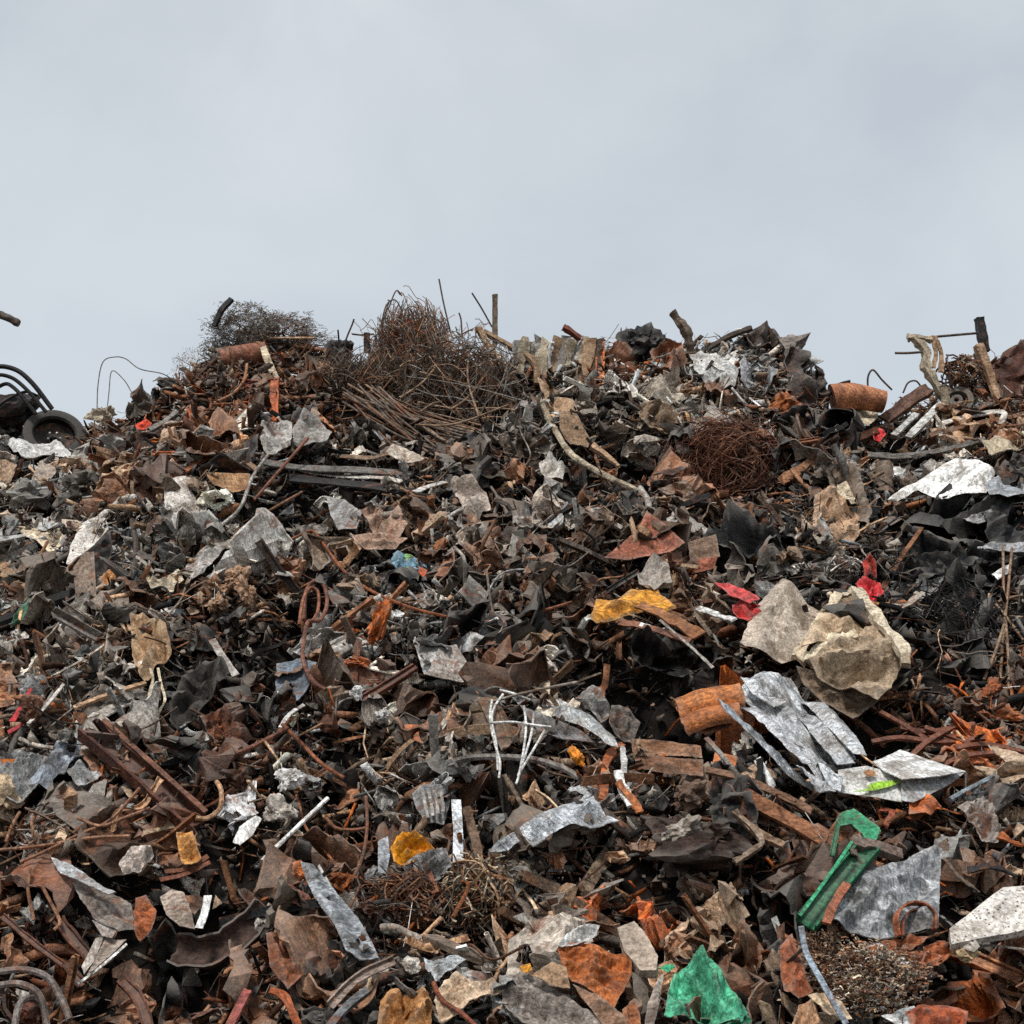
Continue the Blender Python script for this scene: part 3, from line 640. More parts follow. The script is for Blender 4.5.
TU('thin_wire', 'wire', 'small low wire hoop on the skyline between the drum and pale posts', '903,393 908,383 916,381 922,388', 1.8, 'D60', off=.12, mark=False)
T = empty('broken_frame', lift(930, 380, .2), 'pale broken wooden frame branching up like antlers on the right skyline', 'frame'); HEROES.append((930, 370, 'pale antler-like frame'))
for q, d, c in [('945,404 937,385 926,368 926,352 914,338', 8, 'C90'), ('934,368 936,350 931,336', 5, 'T'), ('941,372 941,352 934,337', 4, 'T'), ('949,420 945,400 940,386', 10, 'C80'), ('907,338 917,338 931,340', 6, 'C80')]:
    PR('limb', None, None, q, d, c, 'box', .4, 'w', parent=T, off=.22, rough=.25)
TU('thin_rod', 'rod', 'short grey rod jutting left from the antler-like frame into the sky', '895,353 908,353 922,352', 2.6, 'D', off=.25, mark=False)
TU('thin_rod', 'rod', 'thin level rod joining the antler-like frame to the dark post', '932,337 955,335 978,333', 2.6, 'D90', off=.25, mark=False)
PR('steel_post', 'post', 'dark square post end topping the tan beam on the right skyline', '985,352 982,335 979,318', 8, 'K140', 'box', .5, off=.2, rough=.1, lm='dark square post')
PR('wooden_beam', 'wood', 'tan tapering beam below the dark square post on the right skyline', '978,345 988,370 999,404', 9, 'T95', 'box', .4, 'w', off=.28, taper=.7)
PR('plank', 'wood', 'wide brown plank sloping up toward the antler-like frame', '884,420 905,405 930,388', 14, (112, 86, 74), 'box', .15, 'w', off=.25, lm='wide brown plank')
PR('slat', 'wood', 'cream slat lying nearest below the wide brown plank', '894,436 905,425 917,414', 6, 'W90', 'box', .3, 'w', off=.3)
PR('slat', 'wood', 'long cream slat sloping up to the foot of the antler-like frame', '908,438 924,422 942,403', 7, 'W95', 'box', .3, 'w', off=.3, lm='long cream slat')
PR('slat', 'wood', 'upright pale slat at the foot of the antler-like frame', '945,424 945,408 944,388', 7, 'C75', 'box', .3, 'w', off=.28)
TA('brown_coil', 'wire tangle', 'brown coiled scrap between the antler-like frame and dark post', 962, 372, 20, 17, 130, .011, ['B', 'D', 'T80'], off=.15, curl=.8, lm='brown coiled scrap')
T = empty('machine_reel', lift(958, 404, .2), 'dark round reel lying below the brown coiled scrap', 'reel'); Pr = T.location
M = np.array(Matrix.Rotation(math.radians(-15), 3, 'X') @ Matrix.Rotation(math.radians(-25), 3, 'Z'))
V, Fc = lathe([(.19, -.08), (.2, 0), (.19, .08), (.13, .08), (.1, 0), (.13, -.08)]); mesh('ring', V@M.T+np.array(Pr), Fc, material('m', colour('D60')), 40, T)
V, Fc = lathe([(.07, -.1), (.07, .1), (.03, .1), (.03, -.1)], 16); mesh('hub', V@M.T+np.array(Pr), Fc, material('m', colour('K')), 40, T)
LU('rusted_mass', 'rusty clump', 'large dark rust brown crumpled mass at the right edge of the skyline', 1008, 372, 30, 34, (92, 56, 42), 'm', off=.1, rough=.55, facet=.5, lm='rust mass at the right skyline')
PR('slat', 'metal strip', 'pale bent strip lying level right of the antler-like frame base', '936,426 965,417 1002,412 1001,424', 6, 'L', 'flat', .12, off=.33)
PR('slat', 'metal strip', 'long brown strip lying just under the pale level strip', '930,436 965,427 1024,415', 7, 'B80', 'box', .2, off=.28)
PR('long_board', 'board', 'long dull grey board lying level above the brown roll and white film', '868,455 900,457 935,452 985,440', 9, 'G75', 'box', .15, 'w', off=.26, lm='long dull grey board')
PR('long_board', 'board', 'dark rusty long board curving down left of the red scrap', '808,450 835,450 862,437 880,430', 9, 'R80', 'box', .2, 'w', off=.24)
SH('red_scrap', 'plastic scrap', 'small bright red scrap in the dip under the wide brown plank', '872,431 880,428 886,434 880,441 874,440', (205, 62, 62), 'p', off=.32, cr=.8, lm='small bright red scrap')
SH('beige_sheet', 'board', 'beige bent board at the right edge above the white film', '982,440 1004,435 1040,430 1040,443 1012,449 992,452', 'C90', 'f', (0, .6), off=.3, cr=.5, lm='beige board at the right edge')
PR('rolled_sheet', 'roll', 'brown upright half roll left of the white plastic film', '884,466 884,482 885,496', 17, (116, 98, 82), 'C', .1, off=.2, lm='brown upright roll')
LU('grey_rag', 'rag', 'grey frayed rag standing right of the brown upright roll', 912, 492, 10, 18, 'D120', 'f', rough=.5, off=.2)
SH('white_film', 'plastic sheet', 'bright white crumpled plastic sheet in the upper right of the heap', '886,502 900,490 925,480 950,470 975,472 993,479 985,494 962,494 938,500 916,494 896,504', 'W114', 'p', (0, .25), off=.42, cr=.35, lm='bright white plastic sheet', seed=41, folds=[(1.5, -.02, -.5)])
SH('grey_film', 'plastic sheet', 'grey shiny plastic sheet stretching right from the white one', '985,482 1008,470 1040,462 1040,492 1008,497 990,494', (150, 154, 158), 'x', (0, .4), off=.3, cr=.5)
for pts, l, tl in [('890,510 915,496 950,502 985,498 1010,505 1000,530 960,540 920,532 897,528', 'black wrinkled plastic film directly below the bright white sheet', (0, .3)),
    ('985,500 1040,490 1040,545 1005,548 985,530', 'black wrinkled film at the right edge below the grey shiny sheet', (.2, .1)),
    ('880,535 915,530 960,542 980,560 940,580 900,575 882,560', 'black wrinkled film around the grey foil scraps on the right', (-.2, .1)),
    ('950,540 1010,548 1024,570 990,588 955,575', 'black film hollow left of the thin wires at the right edge', (.2, -.2))]:
    SH('black_film', 'plastic sheet', l, pts, (24, 24, 25), 'x', tl, off=.12, cr=.9, holes=3, jag=.35)
SH('grey_film', 'plastic sheet', 'light grey torn film lying on the black film under the white sheet', '962,514 985,504 1003,507 998,520 980,524 966,520', (150, 150, 150), 'p', (0, .5), off=.3, cr=.5)
SH('grey_drape', 'cloth', 'long grey drape hanging left of the brown upright roll', '826,468 840,463 852,472 862,492 872,512 868,524 850,512 838,490', 'D115', 'f', (.2, .1), off=.26, cr=1, lm='long grey drape')
T = empty('torn_carton', lift(838, 520, .25), 'pale brown torn carton with layered ragged faces in the right part', 'carton'); HEROES.append((838, 520, 'pale torn carton'))
SH('face', None, None, '814,497 833,493 849,502 861,520 857,541 842,552 826,541 812,536', (192, 158, 128), 'f', (.1, .05), off=.28, cr=.8, rib=(1.3, 4, .015), parent=T)
SH('flap', None, None, '836,494 838,483 846,482 858,500 852,505', 'C', 'f', (0, .3), off=.31, cr=.6, parent=T)
SH('flap', None, None, '812,534 830,541 845,550 838,560 820,548', 'C80', 'f', (0, -.3), off=.26, cr=.6, parent=T)
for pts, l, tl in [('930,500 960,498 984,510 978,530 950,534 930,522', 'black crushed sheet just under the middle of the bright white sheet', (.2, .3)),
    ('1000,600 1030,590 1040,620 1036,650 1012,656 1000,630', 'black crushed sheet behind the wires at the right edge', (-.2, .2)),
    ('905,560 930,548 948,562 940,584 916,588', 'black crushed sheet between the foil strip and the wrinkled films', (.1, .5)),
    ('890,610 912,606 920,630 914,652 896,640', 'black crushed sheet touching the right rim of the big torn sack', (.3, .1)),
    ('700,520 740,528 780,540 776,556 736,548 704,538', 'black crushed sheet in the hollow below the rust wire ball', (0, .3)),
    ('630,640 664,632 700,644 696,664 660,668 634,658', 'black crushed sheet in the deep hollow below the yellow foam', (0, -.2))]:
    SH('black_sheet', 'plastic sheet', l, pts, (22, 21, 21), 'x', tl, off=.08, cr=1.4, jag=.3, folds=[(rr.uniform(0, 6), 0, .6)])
# ================================================================== middle left
SH('white_cover', 'sheet', 'white curved cover strip left of the tyre bottom', '2,444 14,441 36,448 60,446 72,455 72,468 64,458 40,456 22,456', 'W90', 'p', (0, .6), off=.3, cr=.5, bend=(0, .6))
SH('curved_sheet', 'sheet', 'beige curved panel below the tyre at the left edge', '32,478 40,462 58,453 60,466 52,482 36,486', (165, 150, 135), 'p', (.2, .1), off=.28, bend=(1.2, .8), cr=.2)
SH('curved_sheet', 'sheet', 'dull beige curved panel cut by the left edge below the tyre', '-12,465 6,460 18,466 12,486 -12,490', 'T85', 'p', (-.2, .1), off=.25, bend=(1.4, 1), cr=.2)
T = empty('ridged_cover', lift(222, 468, .25), 'rusty roof shaped sheet with a tan face in the upper left', 'metal sheet'); HEROES.append((222, 470, 'rusty roof shaped sheet'))
PR('edge_strip', None, None, '184,473 202,460 222,449', 6, (150, 92, 62), 'box', .25, parent=T, off=.33)
PR('edge_strip', None, None, '222,449 240,458 258,471', 6, 'T70', 'box', .25, parent=T, off=.33)
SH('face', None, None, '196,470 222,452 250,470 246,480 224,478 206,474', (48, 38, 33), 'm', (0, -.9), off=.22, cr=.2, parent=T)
SH('lower_face', None, None, '205,472 250,474 248,488 232,492 212,482', (168, 128, 88), 'm', (0, .2), off=.25, cr=.25, parent=T)
SH('flaking_panel', 'panel', 'pale flaking upright panel below the rusty roof shaped sheet', '163,478 180,477 206,480 209,490 205,514 206,534 186,532 166,528', (208, 200, 190), 'k', (.1, 0), off=.28, cr=.5, lm='pale flaking panel', rib=(0, 3, .006))
PR('pale_tube', 'tube', 'pale bent tube arching left of the pale flaking panel', '86,530 97,520 112,508 128,498 144,500 152,510', 7, 'L', 'C', .2, off=.3, lm='pale arched tube')
LU('grey_rubble', 'rubble', 'grey knobbly rubble cluster at the left edge below the tyre', 30, 500, 30, 17, (140, 138, 134), 'c', rough=.8, facet=.3, off=.1, lm='grey rubble cluster')
LU('grey_rubble', 'rubble', 'smaller grey knobbly rubble right of the larger cluster', 78, 488, 18, 13, (120, 116, 110), 'c', rough=.8, facet=.3, off=.12)
SH('cream_sheet', 'sheet', 'cream triangular sheet with an orange rusted corner at the left', '14,528 40,527 68,523 62,540 53,554 36,541 22,536', 'C108', 'p', (0, .5), off=.3, cr=.4, lm='cream triangular sheet')
T = empty('arched_panel', lift(92, 545, .25), 'white arched panel with a dark opening below the pale tube', 'panel'); HEROES.append((90, 545, 'white arched panel'))
SH('shell', None, None, '66,566 70,548 80,532 94,523 106,520 108,530 95,540 84,554 74,572', (212, 205, 196), 'p', (-.1, .3), off=.33, cr=.3, bend=(.9, .8), parent=T)
SH('opening', None, None, '76,572 86,555 98,540 110,530 112,548 106,570 90,582', 'K80', 'm', (0, -.2), off=.2, cr=.4, parent=T)  # black sheet painted in for the shade inside the arch
TU('curved_cable', 'cable', 'dark thick cable curving down right of the white arched panel', '132,520 136,545 134,568 124,585 108,598', 6, 'D70', 'r', off=.35, lm='dark curved cable')
SH('pinkish_scrap', 'scrap', 'white and tan curled scrap right of the dark curved cable', '143,572 160,580 178,568 183,578 172,590 150,588', 'C100', 'p', (0, .3), off=.3, cr=.9)
SH('tan_scrap', 'scrap', 'orange tan scrap left of the dark curved cable', '101,577 113,568 128,570 124,580 104,583', (205, 150, 100), 'f', (0, .4), off=.28, cr=.7)
SH('ribbed_shroud', 'sheet metal', 'grey ribbed crumpled shroud in the middle left', '185,572 188,556 204,546 236,536 245,538 222,552 205,576 192,580', (168, 164, 158), 'm', (0, .3), off=.32, cr=.6, rib=(2.2, 5, .02), lm='grey ribbed shroud')
PR('white_strip', 'strip', 'white narrow strip edging the ribbed shroud on its right', '208,578 226,566 243,548', 5, 'W', 'flat', .12, off=.35, rough=.05)
for i, (x, y, rx, ry, l) in enumerate([(212, 585, 12, 9, 'tan knotted lump nearest below the ribbed shroud'), (236, 580, 14, 10, 'tan knotted lump left of the bent rust rod tip'), (246, 592, 8, 13, 'tan long hanging lump under the knotted lumps'), (217, 603, 10, 9, 'pinkish tan lump lowest in the knotted cluster')]):
    LU('knotted_lump', 'lump', l, x, y, rx, ry, (176, 142, 114), 'c', off=.22, rough=.75, facet=.3)
HEROES.append((225, 592, 'tan knotted lumps'))
PR('brown_board', 'board', 'tan brown board sloping down at the left edge', '-10,562 14,577 34,597', 18, 'T88', 'flat', .1, 'w', off=.27, lm='tan board at the left edge')
T = empty('mesh_roll', lift(40, 608, .2), 'dark roll wrapped in green mesh at the left edge', 'mesh roll'); HEROES.append((40, 610, 'green mesh roll'))
TU('roll', None, None, '-10,628 20,616 50,604 74,596', 17, 'K110', 'r', off=.2, parent=T)
SH('green_mesh', None, None, '8,621 14,612 40,599 62,592 76,594 66,602 40,608 18,622', (78, 122, 98), 'f', (0, .4), off=.33, cr=1, holes=3, parent=T)
PR('stick', 'stick', 'tan flat stick leaning above the ragged tan tissue', '104,601 116,614 131,634', 7, 'T105', 'box', .25, 'w', off=.32)
T = empty('ragged_sacking', lift(148, 655, .25), 'tan ragged sacking with pale strands hanging in the middle left', 'rag'); HEROES.append((148, 655, 'tan ragged sacking'))
SH('sacking', None, None, '130,618 148,616 166,626 170,642 162,664 152,682 140,678 132,650', (184, 152, 118), 'f', (0, .2), off=.28, cr=1.3, holes=1, parent=T)
for q in ('150,668 153,680 149,694 152,704 147,716', '158,668 161,684 165,700 159,712 157,724'):
    PR('strand', None, None, q, 2.6, 'C', 'flat', .2, 'f', parent=T, off=.35)
PR('stick', 'stick', 'long thin tan stick lying level left of the ragged sacking', '74,708 108,695 146,683', 4.5, 'T110', 'box', .4, 'w', off=.38, rough=.05, lm='long thin tan stick')
SH('grey_wedge', 'sheet', 'dark grey creased sheet below the long thin tan stick', '38,722 60,690 80,678 108,688 118,706 98,716 70,722 50,730', 'D85', 'x', (0, .4), off=.22, cr=.8)
PR('pale_trim', 'strip', 'thin pale trim rising along the left of the grey creased sheet', '28,724 46,706 64,684', 3.5, 'L', 'flat', .2, off=.35, rough=.05)
for i, (q, l) in enumerate([('12,722 22,706 31,688', 'red strip crossing the rubbish at the left edge, uppermost'), ('8,733 18,727 28,717', 'shorter red strip just below the uppermost one at the left edge')]):
    PR('red_strip', 'strip', l, q, 6, (190, 50, 55), 'flat', .15, 'p', off=.3, taper=.5)
PR('white_bar', 'strip', 'upright white bar right of the red strips at the left edge', '37,704 36,680 33,660', 4, 'L', 'box', .3, 'm', off=.32, rough=.05)
SH('black_fabric', 'cloth', 'dark ribbed fabric bundle in the big hollow, middle left', '170,722 172,696 186,672 205,660 222,662 230,676 214,694 196,712 182,732', (58, 54, 50), 'f', (.1, .1), off=.2, cr=.9, rib=(2.4, 6, .015), lm='dark ribbed fabric')
PR('grey_bar', 'metal bar', 'grey flat bar above the dark ribbed fabric', '212,640 222,656 236,676', 7, 'G105', 'flat', .15, off=.3, rough=.1)
T = empty('rusted_beam', lift(140, 770, .25), 'dark rusty brown channel beam sloping down in the lower left', 'beam'); HEROES.append((140, 770, 'dark rusty channel beam'))
PR('web', None, None, '90,732 135,770 196,826', 26, (82, 48, 36), 'U', .13, parent=T, off=.3, rough=.06, roll=.25)
PR('flange_edge', None, None, '103,720 148,760 206,812', 5, (112, 74, 56), 'box', .3, parent=T, off=.42, rough=.1)
SH('rust_plate', 'metal plate', 'dark rust torn plate right of the white curl in the lower left', '200,716 228,706 250,708 258,738 240,752 218,748 210,732', (104, 64, 46), 'm', (.1, .1), off=.25, cr=1.2, jag=.2, folds=[(.7, .1, .8)], lm='dark rust torn plate')
PR('white_curl', 'curl', 'small white curled strip above the dark rusty channel beam', '182,726 190,733 204,734 208,742', 6, 'W85', 'flat', .3, 'p', off=.32, twist=1.5)
for pts, l, c, sd in [('-10,765 10,750 30,748 44,760 36,780 18,800 -10,790', 'grey crumpled plastic bag at the left edge', (150, 152, 152), 3), ('28,786 44,760 60,742 78,738 84,755 66,772 48,790', 'bluish grey crumpled bag right of the left edge bag', (152, 160, 170), 5), ('62,768 72,750 90,752 108,770 98,782 78,786', 'pale grey crumpled bag left of the dark rusty beam', (160, 160, 160), 9)]:
    SH('plastic_bag', 'bag', l, pts, c, 'p', (0, .4), off=.28, cr=1, seed=sd)
HEROES.append((50, 765, 'grey plastic bags'))
LU('tan_block', 'block', 'rough tan and cream block cut by the left edge', 2, 793, 16, 22, (196, 172, 142), 'c', off=.3, rough=.35)
# ---- centre left
TU('long_rod', 'rod', 'long rust red rod bending across the middle of the heap', '278,546 296,537 312,531 322,542 343,570 366,588 398,603 430,613 478,622 512,617 545,610 572,602', 3.4, (140, 82, 50), off=.48, lm='long rust red rod')
TU('long_rod', 'rod', 'straight rusty rod leaning above the dark hollow, upper left', '254,500 280,470 308,438', 3.2, (120, 76, 56), off=.42)
TU('long_rod', 'rod', 'thin brown rod below the straight leaning one, upper left', '232,535 262,515 302,492', 3, 'B90', off=.4)
TU('pale_rod', 'rod', 'pale grey rod crossing left of the straight rusty leaning rod', '218,528 240,508 252,478 268,455', 3.6, 'L80', off=.38)
T = empty('rod_loop', lift(316, 610, .35), 'looped rusty rod standing upright in the middle left', 'rod'); HEROES.append((316, 610, 'looped rusty rod'))
TU('loop', None, None, '304,620 306,592 314,581 324,586 327,604 320,620 308,622 304,640 303,660 312,680 326,690', 4.2, (124, 82, 66), parent=T, off=.4, n=8)
TU('loop', None, None, '299,625 303,600 310,588 318,592 318,610 312,622', 3.2, (140, 90, 66), parent=T, off=.38, n=8)
LU('orange_chunk', 'rusty chunk', 'bright orange rust chunk right of the looped rusty rod', 378, 626, 9, 24, (176, 92, 34), 'm', off=.35, rough=.5, lm='bright orange chunk', ang=18)
LU('orange_chunk', 'rusty chunk', 'small low orange lump at the foot of the bright orange chunk', 357, 662, 13, 5, (160, 84, 40), 'm', off=.3, rough=.5)
T = empty('wrapper', lift(408, 566, .3), 'blue and green printed wrapper in the centre of the heap', 'wrapper'); HEROES.append((408, 566, 'printed wrapper'))
SH('wrapper_body', None, None, '389,558 398,552 410,556 420,562 428,572 418,582 402,578 392,570', (110, 150, 170), 'p', (0, .4), off=.32, cr=.7, parent=T)
SH('green_patch', None, None, '404,553 416,556 420,568 414,580 408,572', (120, 175, 90), 'p', (0, .4), off=.345, cr=.5, parent=T)
SH('orange_patch', None, None, '420,566 427,570 424,577 418,574', (220, 100, 50), 'p', (0, .4), off=.35, cr=.5, parent=T)
T = empty('folded_sheet', lift(445, 656, .28), 'pale grey folded triangular panel left of centre', 'panel'); HEROES.append((445, 656, 'grey triangular panel'))
SH('side', None, None, '411,634 440,646 430,672 424,674', (170, 170, 168), 'm', (-.3, .2), off=.32, cr=.15, parent=T)
SH('front', None, None, '440,646 456,645 478,680 462,682 426,675 432,664', (164, 156, 148), 'm', (.2, .1), off=.34, cr=.2, parent=T)
PR('channel_bar', 'metal bar', 'dark brown double channel bar left of the grey triangular panel', '362,700 388,685 416,667', 10, (98, 62, 48), 'U', .2, off=.32, rough=.06, lm='brown channel bar')
SH('slate_panel', 'panel', 'bluish slate panel with rusty edges below the looped rod', '276,664 296,659 316,662 306,688 290,712 274,726', (104, 114, 124), 'm', (-.1, .1), off=.27, cr=.3, lm='bluish slate panel')
PR('white_edge', 'strip', 'small bright curved strip under the bluish slate panel', '280,728 290,714 304,705', 4, 'W', 'flat', .2, off=.36)
LU('fibre_block', 'block', 'brown fibrous rusted block below the looped rusty rod', 332, 722, 26, 30, (102, 66, 50), 'm', off=.2, rough=.34, facet=.75, lm='brown fibrous block')
TU('bent_rod', 'rod', 'rusty rod sloping down from the slate panel to the white lumps', '282,724 302,744 322,764 344,778', 4, (140, 84, 56), off=.38)
TU('bent_rod', 'rod', 'long rusty rod joining the torn plate and the slate panel', '216,758 240,752 262,742 288,728', 5, (122, 78, 58), off=.36)
TU('tan_hose', 'hose', 'tan curled hose bending round a dark hole in the lower left', '222,760 214,775 221,790 220,808 208,818 196,818', 5, (176, 138, 106), off=.38, lm='tan curled hose')
for x, y, rx, ry, c, l in [(356, 694, 7, 8, 'W', 'small white lump left of the brown channel bar'), (384, 716, 7, 6, 'W90', 'small white lump below the brown channel bar'), (290, 779, 14, 10, 'W', 'bright white foam lump above the white stick'), (277, 812, 16, 14, (190, 182, 172), 'speckled grey white foam lump left of the white stick')]:
    LU('foam_lump', 'foam', l, x, y, rx, ry, c, 'c', off=.32, rough=.5, facet=.4)
HEROES.append((285, 790, 'white foam lumps'))
TU('white_stick', 'stick', 'thin bright white stick slanting in the lower left centre', '262,861 290,834 328,798', 4.5, 'W110', 'p', off=.42, lm='thin white stick', rough=.05)
SH('white_wedge', 'sheet', 'white wedge shaped sheet left of the foam lumps', '233,842 240,826 256,816 262,818 252,836 240,846', 'W', 'p', (0, .3), off=.36, cr=.3)
# ---- stacked flat sheets
for i, (q, wd, c, l) in enumerate([('262,462 300,468 350,470 412,474', 14, 'G70', 'long grey sheet uppermost in the flat stack below the rod fan'), ('290,478 330,482 370,486 410,492', 16, 'K150', 'black long sheet lowest in the flat stack'),
    ('300,470 340,476 384,478 402,482', 7, 'L', 'pale edged strip in the middle of the flat stack'), ('340,456 372,458 398,452 424,460', 9, 'T70', 'dull tan strip on top of the flat stack'),
    ('415,492 430,486 446,482', 8, 'W', 'white bent strip at the right end of the flat stack')]):
    PR('flat_sheet', 'metal sheet', l, q, wd, c, 'flat', .06, off=.24+.02*i, roll=.2, rough=.08)
HEROES.append((350, 474, 'stack of flat sheets'))
SH('grey_sheet', 'metal sheet', 'pale grey crumpled sheet standing right of the orange angle frame', '260,440 262,424 280,418 292,424 290,444 276,456 264,452', (168, 164, 158), 'm', (-.1, .1), off=.3, cr=.7, lm='pale grey standing sheet')
SH('grey_sheet', 'metal sheet', 'pale curved hood with a bright edge above the flat stack', '292,430 304,416 318,420 332,434 326,446 308,450 294,446', (150, 146, 140), 'm', (0, .2), off=.32, cr=.4, bend=(.3, 1.2), lm='pale curved hood')
SH('tan_flap', 'sheet', 'pale tan flap lying on the right of the flat stack', '386,452 394,443 408,448 424,458 412,462 396,460', (190, 176, 160), 'p', (0, .5), off=.34, cr=.4)
SH('hanging_sheet', 'sheet', 'pale ragged hanging sheet below the right end of the rod fan', '444,478 460,484 476,480 486,494 490,510 478,520 462,512 458,496 448,490', (190, 176, 164), 'f', (0, .2), off=.3, cr=.9, lm='pale hanging sheet')
SH('grey_sheet', 'metal sheet', 'grey four sided panel under the black sheet of the flat stack', '326,496 344,500 362,512 356,528 338,530 330,514', (150, 148, 146), 'm', (-.1, .1), off=.25, cr=.2)
for pts, l in [('360,508 378,502 392,530 374,534', 'tan pointed sheet left of the pair below the flat stack'), ('382,522 398,506 408,524 400,536 386,536', 'tan pointed sheet right of the pair below the flat stack'), ('352,534 380,532 408,538 396,548 370,550 354,544', 'tan wide sheet lying under the two pointed sheets')]:
    SH('tan_flap', 'sheet', l, pts, (162, 132, 112), 'm', (.2, .2), off=.28, cr=.5)
HEROES.append((380, 522, 'tan pointed sheets'))
# ================================================================== centre right
SH('copper_hood', 'metal sheet', 'reddish brown folded hood in the right centre', '604,558 622,542 648,519 662,528 686,549 660,554 628,560', (148, 88, 66), 'm', (0, .25), off=.36, cr=.22, lm='reddish brown hood', folds=[(.6, .12, -.5)])
T = empty('brown_carton', lift(704, 556, .2), 'brown box corner right of the reddish hood', 'box')
SH('front', None, None, '688,542 716,534 720,556 690,560', (122, 100, 84), 'f', (.1, .1), off=.28, cr=.2, parent=T)
SH('side', None, None, '690,560 718,556 714,568 692,574', (150, 92, 72), 'f', (0, -.2), off=.26, cr=.2, parent=T)
SH('grey_cloth', 'cloth', 'pale grey rag lump above the yellow foam', '638,572 652,558 668,566 672,580 654,590 640,586', (170, 160, 150), 'f', (0, .4), off=.32, cr=.8, lm='pale rag above the yellow foam')
SH('yellow_foam', 'foam', 'bright yellow orange crumpled foam strip in the right centre', '592,613 596,600 616,600 630,592 656,590 664,596 676,606 660,606 640,606 622,612 600,620', (210, 146, 50), 'p', (0, .6), off=.42, cr=.5, lm='yellow orange foam', th=.03, seed=8)
for i, (q, c, wd, l) in enumerate([('640,604 668,618 700,636', (150, 100, 62), 12, 'rusty yellow bent layer sloping down right from the yellow foam'), ('620,622 650,628 690,642', (120, 80, 60), 9, 'brown bent layer under the yellow foam'), ('660,620 690,646 713,668', 'G', 3, 'thin grey strip slanting down right of the yellow foam'),
    ('698,608 716,614 734,620', 'W90', 7, 'white short stick between the yellow foam and red sheets'), ('640,624 652,628 664,630', 'W', 5, 'small white strip under the middle of the yellow foam'), ('585,620 590,618 598,622', 'W', 6, 'tiny white scrap at the left end of the yellow foam')]):
    PR('bent_strip', 'strip', l, q, wd, c, 'flat', .1, off=.34, rough=.3)
SH('red_sheet', 'sheet', 'pinkish red flat sheet, the upper one left of the beige tarp', '714,582 728,582 744,588 760,598 750,601 728,594', (196, 72, 70), 'p', (0, .6), off=.36, cr=.4, lm='upper red sheet')
SH('red_sheet', 'sheet', 'crumpled red sheet just below the flat pinkish one', '732,604 746,600 762,605 764,616 748,620 734,613', (190, 58, 56), 'p', (0, .3), off=.36, cr=.9)
SH('beige_tarp', 'tarp', 'large beige grey tarp left of the torn pale sack', '740,642 757,604 783,578 808,603 828,614 800,640 795,656 782,662 758,654', (186, 172, 156), 'f', (.1, .25), off=.36, cr=.4, lm='large beige tarp', seed=77)
T = empty('torn_sack', lift(852, 650, .3), 'big pale torn sack with rolled cream edges in the right centre', 'sack'); HEROES.append((852, 650, 'big torn sack'))
SH('back_panel', None, None, '800,650 814,628 833,604 850,594 862,592 876,612 886,640 866,646 836,642', (198, 172, 142), 'f', (0, .35), off=.46, cr=.6, parent=T, seed=11)
SH('front_panel', None, None, '808,660 836,640 868,636 892,640 904,660 890,688 877,702 850,688 822,676', (172, 152, 128), 'f', (.05, .0), off=.5, cr=.9, parent=T, seed=12)
SH('bottom_panel', None, None, '796,664 826,676 852,688 878,700 862,712 852,718 826,704 804,684', (126, 108, 90), 'f', (0, -.3), off=.38, cr=.6, parent=T)
PR('rolled_edge', None, None, '796,658 812,634 832,606 838,594', 9, (214, 196, 168), 'box', .35, 'f', parent=T, off=.5, rough=.3)
PR('rolled_edge', None, None, '856,590 868,606 884,628 902,648 906,666', 10, (204, 190, 166), 'box', .35, 'f', parent=T, off=.5, rough=.3)
PR('rolled_edge', None, None, '800,662 818,652 836,640 856,636', 10, (220, 206, 178), 'box', .35, 'f', parent=T, off=.52, rough=.4)
PR('rolled_edge', None, None, '828,594 842,596 856,588', 5, (210, 195, 170), 'box', .35, 'f', parent=T, off=.46, rough=.4)
TA('wire_bunch', 'wire tangle', 'grey crinkled wire bunch below the pale torn carton', 842, 568, 17, 14, 110, .008, ['G', 'L', 'D'], off=.25, curl=.8)
T = empty('red_cloth', lift(872, 580, .3), 'red twisted cloth hanging above the big torn sack', 'cloth'); HEROES.append((872, 580, 'red twisted cloth'))
SH('upper_twist', None, None, '862,562 870,554 876,560 877,578 864,576', (170, 60, 50), 'f', (0, .1), off=.34, cr=1.1, parent=T)
SH('lower_bulge', None, None, '856,586 866,576 880,582 884,592 876,600 864,598', (212, 66, 70), 'f', (0, .2), off=.36, cr=1.1, parent=T)
T = empty('black_bag', lift(955, 632, .1), 'huge ragged black bag bulging right of the big torn sack', 'bag'); HEROES.append((955, 632, 'huge black bag'))
for q, tl, kw in [('912,640 924,606 944,588 968,582 984,596 976,630 950,652 926,656', (-.2, .4), dict(folds=[(1.2, 0, .7)])), ('968,584 1000,578 1012,604 1006,650 984,668 966,640 976,606', (.4, .1), dict(folds=[(.2, 0, .6)])),
    ('910,640 930,650 956,648 980,640 990,672 962,692 930,684 914,664', (0, -.3), dict(folds=[(1.6, 0, -.6)])), ('930,592 950,578 980,572 996,580 970,596 944,604', (0, .7), {})]:
    SH('bag_panel', None, None, q, (26, 25, 25), 'x', tl, off=.2, cr=1.2, jag=.3, parent=T, holes=2, **kw)
TA('bag_netting', None, None, 955, 632, 46, 44, 220, .0045, ['K', 'K130'], 'r', off=.1, parent=T)
SH('grey_foil', 'foil', 'pale grey crinkled foil strip above the huge black bag', '898,606 915,584 930,574 945,574 936,590 918,604 904,610', (150, 150, 148), 's', (.1, .3), off=.32, cr=1.2, rib=(.8, 4, .02), lm='crinkled foil strip')
PR('stick', 'stick', 'brown tapering stick rising between the red cloth and foil strip', '882,590 900,560 922,528', 5, 'B100', 'box', .4, 'w', off=.35, taper=.7)
